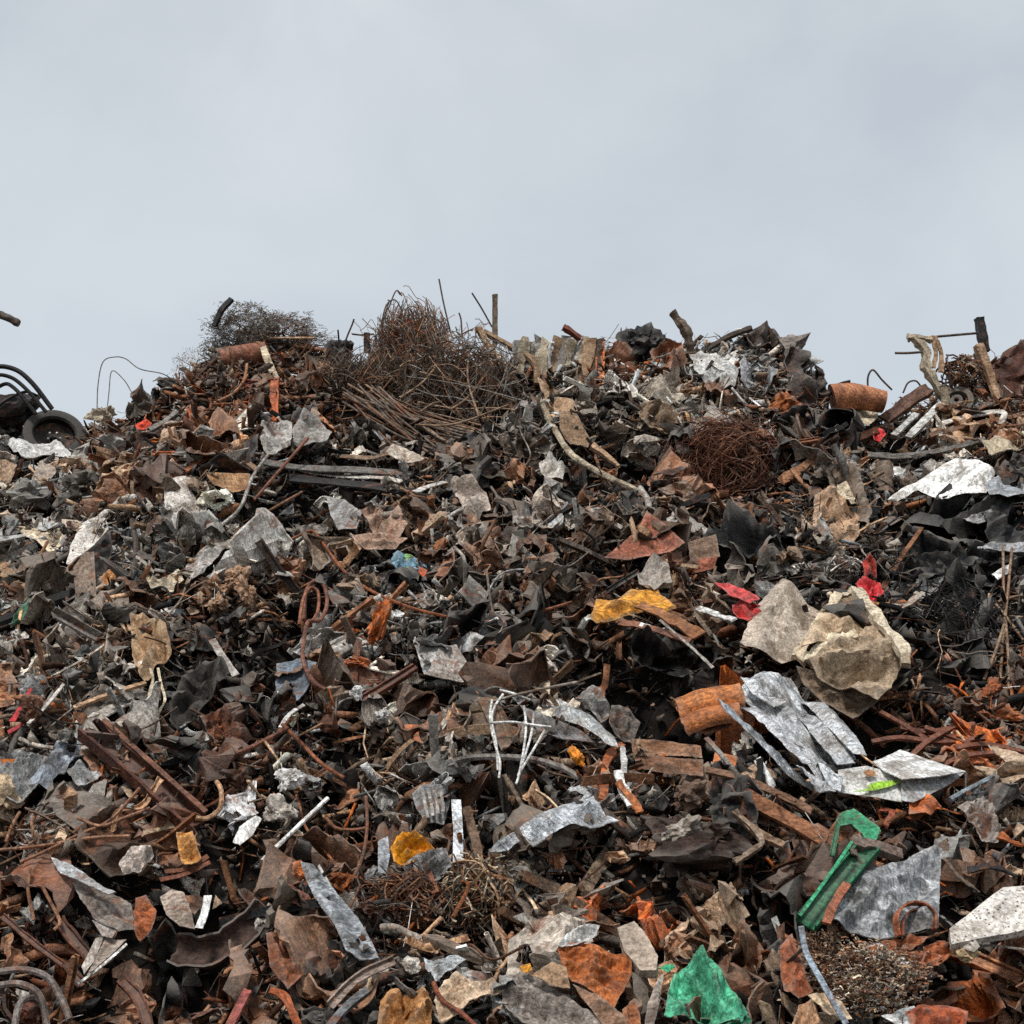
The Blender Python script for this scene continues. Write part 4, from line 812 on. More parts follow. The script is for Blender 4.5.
SH('grey_film', 'plastic sheet', 'light grey rope of film above the wires at the right edge', '978,544 1000,542 1040,545 1040,552 1005,550 984,552', (165, 167, 170), 'p', (0, .5), off=.34, cr=.8)
SH('white_scrap', 'scrap', 'small bright white scrap left of the wires at the right edge', '992,574 1004,566 1012,564 1010,572 998,580', 'W', 'p', (0, .4), off=.34, cr=.4)
for q, l in [('1003,545 1004,600 1008,650 1009,690', 'thin upright wire longest at the right edge'), ('1012,548 1008,590 1003,640 1000,680', 'thin leaning wire crossing the longest upright one at the right edge'),
             ('996,604 1010,622 1024,640', 'thin tan stick slanting to the right edge'), ('998,602 1020,596 1040,600', 'thin pale wire level at the right edge'), ('984,680 996,650 1004,625', 'thin brown rod left of the upright wires at the right edge')]:
    TU('thin_wire', 'wire', l, q, 3, 'T80', off=.42)
LU('orange_block', 'rusty chunk', 'orange rusty block in a pair at the right edge, upper', 993, 690, 14, 13, (150, 84, 46), 'm', off=.3, rough=.35, facet=.7, lm='orange rusty blocks')
LU('orange_block', 'rusty chunk', 'orange rusty block in a pair at the right edge, lower', 1003, 716, 20, 13, (160, 92, 48), 'm', off=.32, rough=.4, facet=.7)
T = empty('orange_shell', lift(708, 712, .3), 'orange ribbed shell left of the silver duct', 'shell'); HEROES.append((708, 712, 'orange ribbed shell'))
PR('upper_shell', None, None, '680,714 706,703 742,697', 30, (184, 112, 56), 'C', .06, parent=T, off=.4, rough=.06, jag=.05)
PR('lower_shell', None, None, '684,728 708,718 740,713', 22, (176, 104, 52), 'C', .06, parent=T, off=.42, rough=.06, jag=.05)
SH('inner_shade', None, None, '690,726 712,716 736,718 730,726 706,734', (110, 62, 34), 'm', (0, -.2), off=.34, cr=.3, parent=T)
# silver duct
T = empty('silver_duct', lift(785, 725, .35), 'crushed silver metal duct sloping down in the right centre', 'metal duct'); HEROES.append((785, 725, 'silver crushed duct'))
SH('inner_sheet', None, None, '726,696 745,684 770,674 792,672 806,694 834,724 856,754 842,766 836,784 818,780 792,754 764,726 742,710', (166, 168, 170), 's', (.05, .3), off=.44, cr=.5, rib=(.74, 7, .016), parent=T, seed=21, res=70, jag=.1)
for q, col_, tl, sd in [('784,664 797,668 812,690 838,718 862,750 866,760 852,758 826,730 802,702 786,682', (190, 192, 194), (.1, .5), 1),
        ('764,668 784,664 792,684 818,716 846,748 856,762 838,762 812,734 788,704 770,688', (170, 172, 174), (-.2, .3), 2),
        ('740,677 764,669 772,688 786,700 774,706 752,694', (196, 198, 200), (0, .5), 3),
        ('744,690 770,700 792,722 812,742 806,748 782,732 758,710 740,698', (178, 180, 182), (.2, .4), 4),
        ('720,692 742,678 748,694 768,714 792,740 812,762 804,764 780,744 756,720 734,704', (184, 186, 190), (-.1, .4), 5),
        ('718,698 732,704 754,722 778,748 802,774 822,788 812,791 788,776 762,748 738,722 724,708', (142, 146, 150), (.2, -.1), 6),
        ('812,742 834,762 842,776 840,790 830,788 820,770', (186, 188, 190), (-.2, .3), 7), ('798,762 812,762 826,782 836,792 818,790', (170, 172, 175), (.1, .4), 8)]:
    SH('metal_strip', None, None, q, col_, 's', tl, off=.46+.012*sd, cr=.32, parent=T, seed=200+sd, res=46, jag=.1, rib=(.74, 16, .006), folds=[(.74, rr.uniform(-.03, .03), .7)])
# white box
T = empty('white_box', lift(895, 775, .35), 'flattened white box with a green stripe at the end of the silver duct', 'box'); HEROES.append((895, 775, 'white box with green stripe'))
SH('label_side', None, None, '838,770 866,766 900,774 904,786 902,802 872,797 838,792', (206, 205, 200), 'f', (-.05, .0), off=.5, cr=.06, jag=.03, parent=T, smooth=50)
SH('long_side', None, None, '902,778 930,770 966,772 950,784 914,802 902,800', (190, 192, 194), 'f', (.15, .1), off=.49, cr=.06, jag=.03, parent=T, smooth=50)
SH('lid', None, None, '872,762 884,757 900,749 926,758 966,771 940,776 902,779 884,771', (216, 216, 214), 'p', (0, .9), off=.5, cr=.1, jag=.03, parent=T, smooth=50)
SH('green_stripe', None, None, '852,792 866,789 868,784 876,782 898,780 899,783 888,787 872,791', (150, 198, 50), 'p', (-.05, 0), jag=.02, off=.53, cr=.05, parent=T, th=.003)
SH('round_mark', None, None, '863,772 868,769 875,771 876,775 868,777', (168, 120, 80), 'p', (-.05, 0), jag=.02, off=.54, cr=.05, parent=T, th=.003)
# brown crate
T = empty('crate_end', lift(668, 757, .28), 'weathered reddish brown wooden crate end left of the duct', 'crate'); HEROES.append((668, 757, 'brown crate end'))
SH('board', None, None, '631,738 664,740 700,746 702,758 664,756 632,752', (150, 112, 86), 'w', (0, .05), off=.33, cr=.25, parent=T)
SH('board', None, None, '633,753 668,757 703,759 703,776 668,774 636,768', (134, 98, 76), 'w', (0, .05), off=.33, cr=.25, parent=T)
PR('plank', 'wood', 'brown wide plank end pointing right below the silver duct', '742,795 782,816 824,840', 20, (146, 100, 72), 'box', .12, 'w', off=.32, lm='wide brown plank end', taper=.8, rough=.08)
PR('plank', 'wood', 'long narrow brown board above the wide plank end', '706,770 740,778 785,798 812,812', 9, (128, 98, 78), 'box', .2, 'w', off=.36, rough=.1)
PR('plank', 'wood', 'short split tan board under the wide plank end', '734,812 756,832 784,846', 8, (150, 122, 100), 'box', .3, 'w', off=.34, rough=.2)
PR('grey_bar', 'metal bar', 'thin grey bar leaning above the long narrow board', '706,738 724,758 738,776', 5, 'G85', 'flat', .2, off=.34)
for q, l in zip(('872,742 900,738 940,742 985,738', '905,762 930,740 962,722', '925,728 960,740 1000,762', '880,712 905,726 930,742', '938,768 965,756 1010,752', '900,728 930,732 975,724', '955,748 985,745 1024,752'), ('long level bar across the middle', 'bar slanting up to the right', 'bar slanting down to the right in the middle', 'upper left bar slanting down right', 'lowest nearly level bar', 'topmost nearly level bar', 'rightmost level bar')):
    PR('lattice_bar', 'rod', 'rusty '+l+', loose lattice above the white box', q, 5, (112, 68, 50), 'box', .35, off=.3, rough=.1, group='rusty bars lying as a loose lattice above the white box')
HEROES.append((940, 742, 'loose lattice of rusty bars'))
# ================================================================== centre
T = empty('white_wire_frame', lift(516, 725, .4), 'white wire frame standing in the centre of the lower heap', 'wire frame'); HEROES.append((516, 725, 'white wire frame'))
for q in ('492,700 490,718 494,740 500,762 499,778', '503,694 494,708 492,722 496,742 498,770', '524,706 526,725 524,748 519,775 516,784', '534,712 531,735 524,758 518,776', '545,730 532,752 520,772', '490,723 512,722 534,725 551,727', '500,690 515,694 530,700'):
    TU('wire', None, None, q, 2.5, 'W', 'p', parent=T, off=.5)
TU('grey_pipe', 'pipe', 'grey pipe curving level behind the white wire frame', '444,764 470,758 500,757 535,760 562,768 580,778', 7, (128, 122, 116), off=.36, lm='grey curved pipe')
T = empty('folded_fender', lift(565, 718, .3), 'long grey folded metal sheet right of the white wire frame', 'metal sheet'); HEROES.append((570, 718, 'long grey folded sheet'))
SH('upper_face', None, None, '504,690 530,696 560,700 590,716 612,736 618,748 604,744 582,728 552,716 518,704', (166, 168, 168), 's', (0, .6), off=.4, cr=.3, parent=T)
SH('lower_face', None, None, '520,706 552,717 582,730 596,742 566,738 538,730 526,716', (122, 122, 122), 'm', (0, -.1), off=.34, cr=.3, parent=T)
SH('crumpled_end', None, None, '576,696 592,686 604,694 612,712 602,722 588,708', (140, 138, 134), 'm', (.2, .2), off=.3, cr=.9, parent=T)
SH('cream_sheet', 'sheet', 'cream triangular scrap above the long grey folded sheet', '514,668 532,668 550,674 550,694 536,690 524,678', (206, 190, 164), 'f', (0, .3), off=.33, cr=.4, lm='cream triangle scrap')
SH('grey_drape', 'sheet', 'dark grey layered sheets left of the brown crate end', '612,704 628,708 640,724 632,744 620,738 610,722', (98, 92, 86), 'm', (.2, 0), off=.24, cr=.6, rib=(1.2, 4, .02))
LU('orange_yellow_bit', 'plastic scrap', 'orange yellow plastic bit right of the grey curved pipe', 577, 757, 6, 11, (226, 140, 40), 'p', off=.4, rough=.4, lm='orange yellow bit')
T = empty('bent_bracket', lift(612, 775, .3), 'orange rusted and white bent bracket right of the grey curved pipe', 'bracket'); HEROES.append((612, 775, 'orange and white bracket'))
for q, w_, c in [('604,800 604,772 612,752 622,744', 9, (166, 96, 56)), ('622,746 624,764 622,785', 6, 'W85'), ('618,782 634,802 640,812', 7, (176, 106, 60)), ('618,770 624,792 632,806', 9, 'W')]:
    PR('bracket_arm', None, None, q, w_, c, 'flat', .15, 'm', parent=T, off=.4, rough=.3)
SH('silver_sheet', 'metal sheet', 'silver arched metal sheet in the lower centre', '524,842 520,828 538,816 566,806 592,800 606,814 620,824 600,828 572,826 552,834 534,850', (186, 190, 194), 's', (0, .4), off=.42, cr=.6, bend=(.4, .9), lm='silver arched sheet', seed=31)
SH('silver_sheet', 'metal sheet', 'small silver flap left of the silver arched sheet', '488,852 498,840 514,832 520,842 508,850', (160, 164, 168), 's', (0, .3), off=.34, cr=.6)
TU('log_stub', 'log', 'dark grey stub leaning below the white wire frame', '504,776 512,788 526,812', 6, (128, 112, 96), 'w', off=.34, rough=.3)
T = empty('grey_housing', lift(432, 805, .25), 'grey metal housing with fins above the yellow cloth', 'metal housing'); HEROES.append((432, 805, 'grey finned housing'))
SH('body', None, None, '412,794 424,784 442,784 450,800 444,824 426,824 416,808', (130, 130, 130), 'm', (0, .1), off=.3, cr=.4, parent=T)
for i in range(4): PR('fin', None, None, f'{422+i*6},{788+i} {425+i*6},{803} {428+i*5},{818-i*2}', 3, 'G', 'flat', .2, parent=T, off=.38)
PR('white_plate', 'metal strip', 'white upright plate right of the yellow cloth', '456,800 458,832 458,866', 10, (196, 200, 204), 'flat', .08, 's', off=.36, rough=.05, lm='white upright plate')
PR('brown_post', 'wood', 'brown leaning slat right of the white upright plate', '466,808 474,836 480,862', 9, (118, 96, 80), 'box', .25, 'w', off=.3)
SH('yellow_cloth', 'cloth', 'bright yellow orange cloth in the lower centre left', '390,848 398,836 418,834 430,843 436,848 420,852 408,862 394,862', (228, 150, 26), 'f', (0, .4), off=.4, cr=1.1, lm='yellow orange cloth')
SH('grey_sheet', 'metal sheet', 'small grey upright plate left of the yellow cloth', '378,842 388,836 390,856 386,874 378,872', (150, 156, 162), 'm', (.2, 0), off=.33, cr=.2)
SH('grey_sheet', 'metal sheet', 'crumpled grey foil below the yellow cloth', '400,866 424,852 446,848 452,866 436,876 410,876', (140, 140, 140), 's', (0, .3), off=.32, cr=1.3)
TA('straw_pile', 'fibre pile', 'dull brown matted fibre pile below the yellow cloth', 408, 902, 36, 26, 650, .006, ['R', 'B', 'N'], off=.12, curl=.5, lm='brown fibre pile', mode='ball')
TA('straw_pile', 'fibre pile', 'tan straw-like pile of splinters right of the brown fibre pile', 478, 896, 34, 34, 520, .0065, ['T', 'B', 'C', 'N'], 'w', off=.15, curl=.3, lm='tan splinter pile')
# ================================================================== lower left
SH('ochre_piece', 'cloth', 'ochre yellow torn piece right below the dark rusty beam', '176,832 192,830 200,856 192,866 182,862 178,848', (204, 146, 82), 'f', (0, .2), off=.38, cr=.6, lm='ochre torn piece')
T = empty('bent_gutter', lift(90, 890, .28), 'long dull grey bent gutter in the lower left', 'metal sheet'); HEROES.append((92, 888, 'dull grey gutter'))
SH('trough', None, None, '72,884 84,880 108,892 132,906 134,930 118,934 98,922 84,906', (126, 116, 108), 'm', (.1, .2), off=.33, cr=.4, bend=(2.5, .9), parent=T)
SH('top_flange', None, None, '50,856 66,862 92,880 116,894 108,896 84,884 60,872', (170, 172, 174), 'm', (0, .5), off=.42, cr=.4, parent=T)
SH('end', None, None, '92,920 104,918 118,928 112,938 102,936', (176, 170, 164), 'm', (0, .3), off=.36, cr=.2, parent=T)
T = empty('corner_plate', lift(104, 960, .3), 'pale L shaped corner plate with a bright edge, lower left', 'metal plate'); HEROES.append((104, 960, 'pale corner plate'))
SH('left_side', None, None, '96,938 104,936 96,958 84,974 82,966', (176, 166, 156), 'm', (-.3, .1), off=.36, cr=.1, parent=T)
SH('right_side', None, None, '104,940 126,940 112,954 86,976 96,958', (164, 150, 138), 'm', (.2, .3), off=.36, cr=.1, parent=T)
PR('bright_edge', None, None, '78,984 102,966 127,944', 3, 'W110', 'flat', .2, 's', parent=T, off=.4, rough=.02)
for q, w_, l in [('58,920 74,940 92,962', 12, 'dark rusty beam left of the pale corner plate'), ('2,916 30,940 72,972', 6, 'long rust strip along the lower left edge'), ('122,980 138,998 150,1030', 11, 'dark rust plank end below the pale corner plate'), ('66,962 74,975 82,985', 10, 'short dark rust piece under the corner plate')]:
    PR('rusty_beam', 'beam', l, q, w_, (92, 56, 40), 'U', .2, off=.28, rough=.12)
SH('beige_plate', 'plate', 'beige oblong plate standing left of the white strip, lower left', '160,896 172,889 184,893 192,914 195,929 180,926 166,914', (158, 142, 128), 'm', (.1, .1), off=.33, cr=.2, lm='beige oblong plate')
PR('white_strip', 'strip', 'white upright strip right of the beige oblong plate', '208,896 205,912 199,928', 8, 'W', 'flat', .12, 'p', off=.36, rough=.05)
SH('rust_plate', 'metal plate', 'orange brown curled plate right of the dull grey gutter', '136,900 146,896 158,914 150,930 140,940 134,930', (150, 84, 48), 'm', (0, .1), off=.32, cr=.5, bend=(1.5, 1.2))
PR('dark_trough', 'metal trough', 'wide dark brown curved trough below the beige oblong plate', '172,946 204,950 236,936 266,906', 34, (66, 48, 40), 'C', .07, off=.14, lm='dark brown trough', rough=.12, roll=2.9)
for i, (q, l) in enumerate([('-5,972 25,970 48,978 62,1000 70,1020', 'grey bent pipe outermost of the arcs in the bottom left corner'), ('-5,986 20,984 40,996 48,1030', 'grey bent pipe middle of the arcs in the bottom left corner'), ('14,1030 20,1004 34,998 46,1010', 'grey bent pipe innermost of the arcs in the bottom left corner')]):
    TU('bent_pipe', 'pipe', l, q, 7, (122, 112, 106), off=.36)
LU('rust_disc', 'rusty lump', 'dark rust lump inside the arcs in the bottom left corner', 32, 1012, 14, 12, (98, 56, 42), 'm', off=.25)
PR('pink_bar', 'metal bar', 'faded pink red bar at the bottom edge left of centre', '226,1034 238,1010 248,990', 9, (168, 92, 84), 'box', .25, 'm', off=.36, rough=.06, lm='pink red bar')
T = empty('rust_sheet', lift(160, 860, .1), 'long dark rust strips bowed under the ochre piece', 'metal sheet')
for q in ('160,880 186,874 210,862', '165,872 190,868 208,856'): PR('strip', None, None, q, 5, (110, 64, 42), 'flat', .12, parent=T, off=.32)
for q, l in [('30,868 28,890 34,920', 'tan thin strip hanging left of the dull grey gutter'), ('42,886 52,905 60,922 54,930', 'tan bent wire right of the hanging thin strip'), ('20,862 44,852 80,834 110,820 140,788', 'long brown rod rising across the lower left tangle'), ('78,818 100,826 124,818 150,808', 'pale bent strip crossing the lower left tangle'), ('6,842 12,826 20,812', 'pale wire left of the lower left tangle'), ('36,812 32,826 40,838 60,836', 'orange curled band in the lower left tangle'), ('0,850 40,846 90,838 130,836', 'long rusty level rod in the lower left tangle')]:
    TU('bent_rod', 'rod', l, q, 3.6, (150, 110, 84) if 'tan' in l or 'pale' in l else (118, 74, 54), off=.4)
TA('wire_tangle', 'wire tangle', 'grey and brown loose wire tangle in the lower left', 62, 836, 42, 30, 130, .008, ['G', 'L', 'D', 'B', 'T'], off=.2, curl=.7, lm='lower left wire tangle')
SH('crushed_can', 'can', 'pale crushed can in the lower left right of the wire tangle', '118,862 132,846 150,844 154,856 140,872 124,876', (172, 160, 150), 's', (0, .3), off=.36, cr=1, rib=(1.0, 5, .02))
# ================================================================== bottom centre
SH('galvanized_strip', 'metal sheet', 'long mottled grey galvanized strip in the lower left centre', '300,864 314,866 336,890 358,914 372,940 378,954 360,958 346,950 334,926 314,900 306,882', (142, 146, 150), 'z', (0, .25), off=.4, cr=.45, res=50, jag=.15, lm='mottled galvanized strip', seed=51)
SH('rust_plate', 'metal plate', 'dark orange brown pointed plate left of the galvanized strip', '266,936 286,926 298,948 327,954 308,970 288,990 270,968', (130, 78, 50), 'm', (.1, .15), off=.34, cr=.8, folds=[(.6, 0, .6)], lm='pointed rust plate')
SH('pinkish_scrap', 'metal scrap', 'pinkish rust crumpled piece left of the top of the galvanized strip', '280,880 296,886 308,894 312,906 290,904 282,894', (150, 96, 80), 'm', (0, .2), off=.34, cr=.9)
TU('bent_rod', 'rod', 'brown rod hanging down left of the yellow cloth', '366,796 367,828 362,858 350,884', 3.6, (104, 76, 60), off=.42)
TU('bent_rod', 'rod', 'brown curved band right of the white stick', '326,818 336,828 352,830 366,828', 3.6, (130, 88, 62), off=.4)
TA('rust_coil', 'coil', 'small rusty coil at the foot of the hanging brown rod', 342, 883, 11, 8, 22, .012, ['O80'], off=.3, curl=1.3)
PR('bracket', 'metal bar', 'white and brown bar slanting at the bottom left of centre', '330,1006 358,978 395,960', 9, (160, 142, 130), 'L', .2, off=.4, rough=.05, lm='white and brown slanting bar')
PR('grey_bar', 'pipe', 'dark grey pipe lying parallel below the white and brown bar', '326,1032 346,1008 368,990', 8, (110, 110, 112), 'box', .4, off=.38, rough=.04)
PR('orange_strap', 'strap', 'orange rusty strap in the bottom left of centre', '270,990 284,996 292,1012 300,1030', 8, (156, 82, 44), 'flat', .15, off=.36)
SH('tan_board', 'board', 'tan and orange stained round board at the bottom edge', '376,1035 380,1002 396,984 424,979 434,992 430,1035', (196, 142, 88), 'f', (0, .25), off=.4, cr=.9, folds=[(.9, .05, .5)], lm='orange stained board')
SH('cream_sheet', 'sheet', 'cream folded sheet at the bottom right of the orange stained board', '434,1000 446,978 478,972 510,970 504,984 478,996 458,1012 440,1018', (206, 180, 152), 'f', (0, .6), off=.42, cr=.8, rib=(1.2, 4, .03), lm='cream folded sheet', folds=[(1.1, 0, .5)], res=50)
SH('grey_scrap', 'sheet', 'pale grey crumpled sheet above the cream folded one', '424,958 434,960 448,956 466,960 450,970 436,980 428,970', (176, 180, 182), 'p', (0, .4), off=.36, cr=.9)
LU('foam_lump', 'foam', 'small white lump left of the pale grey crumpled sheet', 411, 966, 9, 8, 'L', 'c', off=.32, rough=.4)
TU('bent_rod', 'rod', 'rust red curved rod crossing the cream folded sheet at the bottom', '433,982 442,1000 462,1014 482,1032', 5, (136, 76, 52), off=.52)
PR('pale_offcut', 'wood', 'small pale curved offcut above the white foam lump near the bottom', '380,928 396,928 420,940', 8, (150, 140, 128), 'C', .2, off=.3)
T = empty('rust_sheet', lift(595, 972, .35), 'big orange rust pleated sheet at the bottom centre', 'metal sheet'); HEROES.append((595, 972, 'orange pleated sheet'))
SH('pleated_face', None, None, '556,944 580,942 608,950 632,956 632,974 614,1008 594,992 572,982 562,962', (164, 92, 44), 'm', (.05, .2), off=.44, cr=.6, rib=(.8, 5, .028), parent=T, seed=61, res=55)
SH('white_edge', None, None, '558,944 566,934 586,926 600,926 594,934 576,942', 'W90', 'p', (0, .5), off=.47, cr=1, parent=T)
SH('tan_side', None, None, '532,974 552,962 566,966 570,988 556,986', (166, 136, 108), 'f', (0, .2), off=.4, cr=.4, parent=T)
SH('stone_slab', 'slab', 'grey tan oblong slab right of the orange pleated sheet', '617,928 634,921 645,932 658,956 656,970 640,970 624,950', (170, 154, 138), 'c', (.05, .1), off=.46, cr=.15, th=.07, lm='grey tan slab')
SH('grey_board', 'board', 'wide grey board sloping at the bottom centre', '500,976 524,972 556,988 600,1016 612,1035 560,1035 516,1018 504,1000', (142, 132, 124), 'w', (0, .4), off=.36, cr=.7, rib=(.9, 3, .02), res=50, lm='wide grey board')
SH('grey_board', 'board', 'narrow brown board below the orange pleated sheet', '572,984 596,994 622,1014 640,1035 612,1035 592,1010', (134, 104, 84), 'w', (0, .1), off=.4, cr=.3)
SH('pale_plate', 'plate', 'pale narrow plate left of the green tarp', '644,1030 648,1002 658,978 664,972 660,1000 652,1035', (150, 138, 128), 'm', (.2, 0), off=.38, cr=.4)
SH('brown_plate', 'plate', 'orange brown plate at the bottom edge right of the narrow board', '622,1010 634,1000 640,1014 642,1035 628,1035', (150, 92, 56), 'm', (.1, 0), off=.42, cr=.4)
SH('tiny_yellow', 'plastic scrap', 'tiny yellow scrap above the wide grey board', '520,966 530,963 532,970 524,973', 'Y', 'p', (0, .3), off=.42, cr=.5)
T = empty('green_tarp', lift(706, 992, .35), 'bright green crumpled tarp at the bottom right of centre', 'tarp'); HEROES.append((706, 992, 'green tarp'))
SH('tarp_body', None, None, '664,1018 668,994 674,974 686,966 700,956 712,955 722,974 738,996 748,1012 742,1024 716,1022 690,1018', (80, 170, 132), 'p', (0, .25), off=.46, cr=1.1, parent=T, seed=71, rib=(.2, 4, .028), res=55)
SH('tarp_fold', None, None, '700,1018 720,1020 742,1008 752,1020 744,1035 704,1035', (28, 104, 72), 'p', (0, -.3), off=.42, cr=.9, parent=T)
SH('tarp_corner', None, None, '658,968 668,964 676,966 668,972', (60, 165, 120), 'p', (0, .2), off=.42, cr=.5, parent=T)
T = empty('rotten_stump', lift(712, 838, .2), 'dark rounded stump-like lump with a split pale rim', 'stump'); HEROES.append((712, 838, 'dark stump-like lump'))
V, Fc = blob(lift(708, 840, .2), (.42, .3, .19), .5, .4, 4, 5, np.array(Matrix.Rotation(.1, 3, 'Y'))); mesh('stump_body', V, Fc, material('w', colour((66, 52, 46))), 35, T)
mark_poly(pts_of('670,820 700,810 745,812 760,838 745,860 690,860'), dep(T.location)-.25)
PR('rim', None, None, '734,812 750,826 762,842 748,854 734,862', 5, (150, 132, 114), 'box', .4, 'w', parent=T, off=.46, rough=.4)
LU('white_lump', 'lump', 'grey white crumbly lump at the left end of the dark stump', 685, 832, 17, 12, (176, 168, 158), 'c', off=.45, rough=.6)
LU('brown_lump', 'lump', 'brown knobbly lump above the dark stump', 690, 796, 18, 12, (104, 82, 68), 'c', off=.25, rough=.6)
# ================================================================== lower right
T = empty('channel_stand', lift(850, 850, .35), 'green metal channel frame leaning in the lower right', 'metal frame'); HEROES.append((845, 850, 'green channel frame'))
GR = (36, 100, 68)
SH('top_cap', None, None, '836,820 842,812 854,808 864,816 880,828 876,842 866,838 852,824 840,826', (46, 132, 92), 'p', (0, .5), off=.5, cr=.15, parent=T)
SH('cap_side', None, None, '856,824 868,820 881,830 877,843 866,840', (30, 110, 72), 'p', (.3, 0), off=.49, cr=.15, parent=T)
PR('channel_back', None, None, '806,924 836,886 870,846', 22, GR, 'U', .1, 'p', parent=T, off=.42, rough=.02, jag=.02)
PR('channel_edge', None, None, '800,916 826,880 852,842', 3.2, (52, 150, 106), 'box', .35, 'p', parent=T, off=.56, rough=.02)
PR('short_leg', None, None, '838,824 835,840 832,856', 5, (26, 92, 60), 'U', .2, 'p', parent=T, off=.44, rough=.05)
PR('grey_log', 'wood', 'grey flat stick lying across the green channel frame', '852,842 872,846 900,856', 11, (122, 106, 96), 'box', .35, 'w', off=.56, rough=.3)
PR('rust_bar', 'metal bar', 'short orange brown bar leaning on the galvanized plate', '826,924 834,904 847,884', 9, (146, 86, 60), 'flat', .25, off=.56, rough=.1)
SH('galvanized_plate', 'metal plate', 'large dented mottled galvanized plate right of the green frame', '832,916 850,876 878,866 908,858 934,848 942,850 940,890 938,930 912,932 880,936 852,930', (148, 150, 152), 'z', (.05, .15), off=.42, cr=.4, res=50, jag=.1, lm='large galvanized plate', seed=81)
T = empty('rust_ring', lift(918, 918, .45), 'curled orange rust band at the foot of the galvanized plate', 'metal band'); HEROES.append((918, 918, 'curled rust band'))
PR('band', None, None, '898,936 896,916 906,905 922,904 934,914 934,930', 8, (152, 88, 58), 'flat', .12, parent=T, off=.56, roll=1.2, rough=.05)
PR('band', None, None, '902,936 903,920 912,911 924,914 930,926', 6, (124, 68, 44), 'flat', .12, parent=T, off=.52, roll=1.2, rough=.05)
for pts, l, tl in [('866,946 888,938 912,936 930,938 912,950 888,956 870,954', 'orange rust folded sheet just below the galvanized plate', (0, .6)), ('925,945 945,940 952,952 938,966 920,968', 'orange rust curl left of the speckled white block', (.2, .2)), ('888,958 916,950 944,956 930,968 900,970', 'rust sheet lowest under the galvanized plate', (0, .5))]:
    SH('rust_sheet', 'metal sheet', l, pts, (156, 90, 54), 'm', tl, off=.4, cr=.9)
T = empty('speckled_block', lift(988, 915, .4), 'speckled white block at the right edge near the bottom', 'block'); HEROES.append((988, 915, 'speckled white block'))
SH('top_face', None, None, '949,929 1003,886 1044,883 1044,921 1022,929 951,944', (210, 204, 196), 'k', (0, .4), off=.5, cr=.15, jag=.05, parent=T, seed=91, th=.05)
SH('end_face', None, None, '950,932 972,934 980,946 974,952 956,946', (186, 178, 168), 'k', (-.3, 0), off=.5, cr=.15, jag=.05, parent=T)
LU('cream_chunk', 'chunk', 'cream broken chunk under the speckled white block', 970, 954, 14, 11, (196, 170, 132), 'c', off=.42, rough=.5, facet=.5)
TA('mesh_mat', 'wire mat', 'big frizzy grey brown wire mat in the bottom right', 868, 978, 68, 42, 2100, .005, ['T', 'B120', 'L', 'N', 'C', 'B'], off=.24, mode='tuft', curl=1.3, lm='frizzy wire mat', rz=.5)
TA('mesh_mat', 'wire mat', 'smaller frizzy brown wire patch at the top left of the big wire mat', 822, 942, 22, 14, 380, .0048, ['B', 'N', 'T'], off=.28, mode='tuft', curl=1.3)
PR('blue_edge', 'metal strip', 'bluish grey curved edging strip left of the frizzy wire mat', '801,926 806,952 822,982 846,1024', 6, (140, 152, 164), 'flat', .15, 'm', off=.56, rough=.03, lm='bluish curved edging')
SH('rust_plate', 'metal plate', 'orange rust tapering plate left of the bluish curved edging', '780,946 792,934 798,952 806,978 814,990 798,1000 784,990 780,968', (140, 78, 48), 'm', (.1, .1), off=.38, cr=.5, lm='tapering rust plate')
SH('cream_sheet', 'sheet', 'cream torn sheet below the tapering rust plate', '808,996 826,990 842,1004 852,1020 830,1014', (200, 176, 146), 'f', (0, .5), off=.42, cr=.7)
SH('tan_scrap', 'sheet', 'tan creased sheet at the bottom left of the frizzy wire mat', '790,1030 800,1004 812,1000 820,1018 810,1035', (180, 140, 108), 'f', (0, .3), off=.4, cr=.7)
SH('red_sheet', 'metal sheet', 'reddish orange sheet at the bottom edge right of the wire mat', '905,1012 922,1004 944,1006 968,1012 962,1035 912,1035', (160, 82, 50), 'm', (0, .4), off=.46, cr=.6, lm='reddish bottom sheet')
SH('grey_chunk', 'metal scrap', 'pale crumpled scrap with an orange edge above the speckled block', '958,806 974,800 988,806 1002,826 996,846 984,840 970,820', (160, 150, 142), 'm', (.1, .1), off=.34, cr=1.2, lm='pale scrap with orange edge')
TU('grey_pipe', 'pipe', 'grey blue thin pipe pointing up right of the white box', '950,800 972,788 1000,774', 6, (130, 140, 146), off=.42, lm='thin blue grey pipe')
for q, c, w_, l in [('880,810 892,812 886,826', 'A', 7, 'rust strip bent below the white box'), ('895,810 914,818 936,808 960,814', 'O', 6, 'long orange rust strip below the white box'), ('968,870 990,866 1016,876', 'K130', 8, 'black strip above the speckled block'), ('944,858 960,878 980,892', 'D', 5, 'curved dull strip left above the speckled block'), ('1000,835 1012,842 1030,846', 'O', 9, 'orange strip at the right edge above the speckled block'), ('960,960 985,946 1030,950', 'G', 4, 'thin grey strip below the speckled block')]:
    PR('bent_strip', 'strip', l, q, w_, c, 'flat', .12, off=.36, rough=.3, twist=.8)
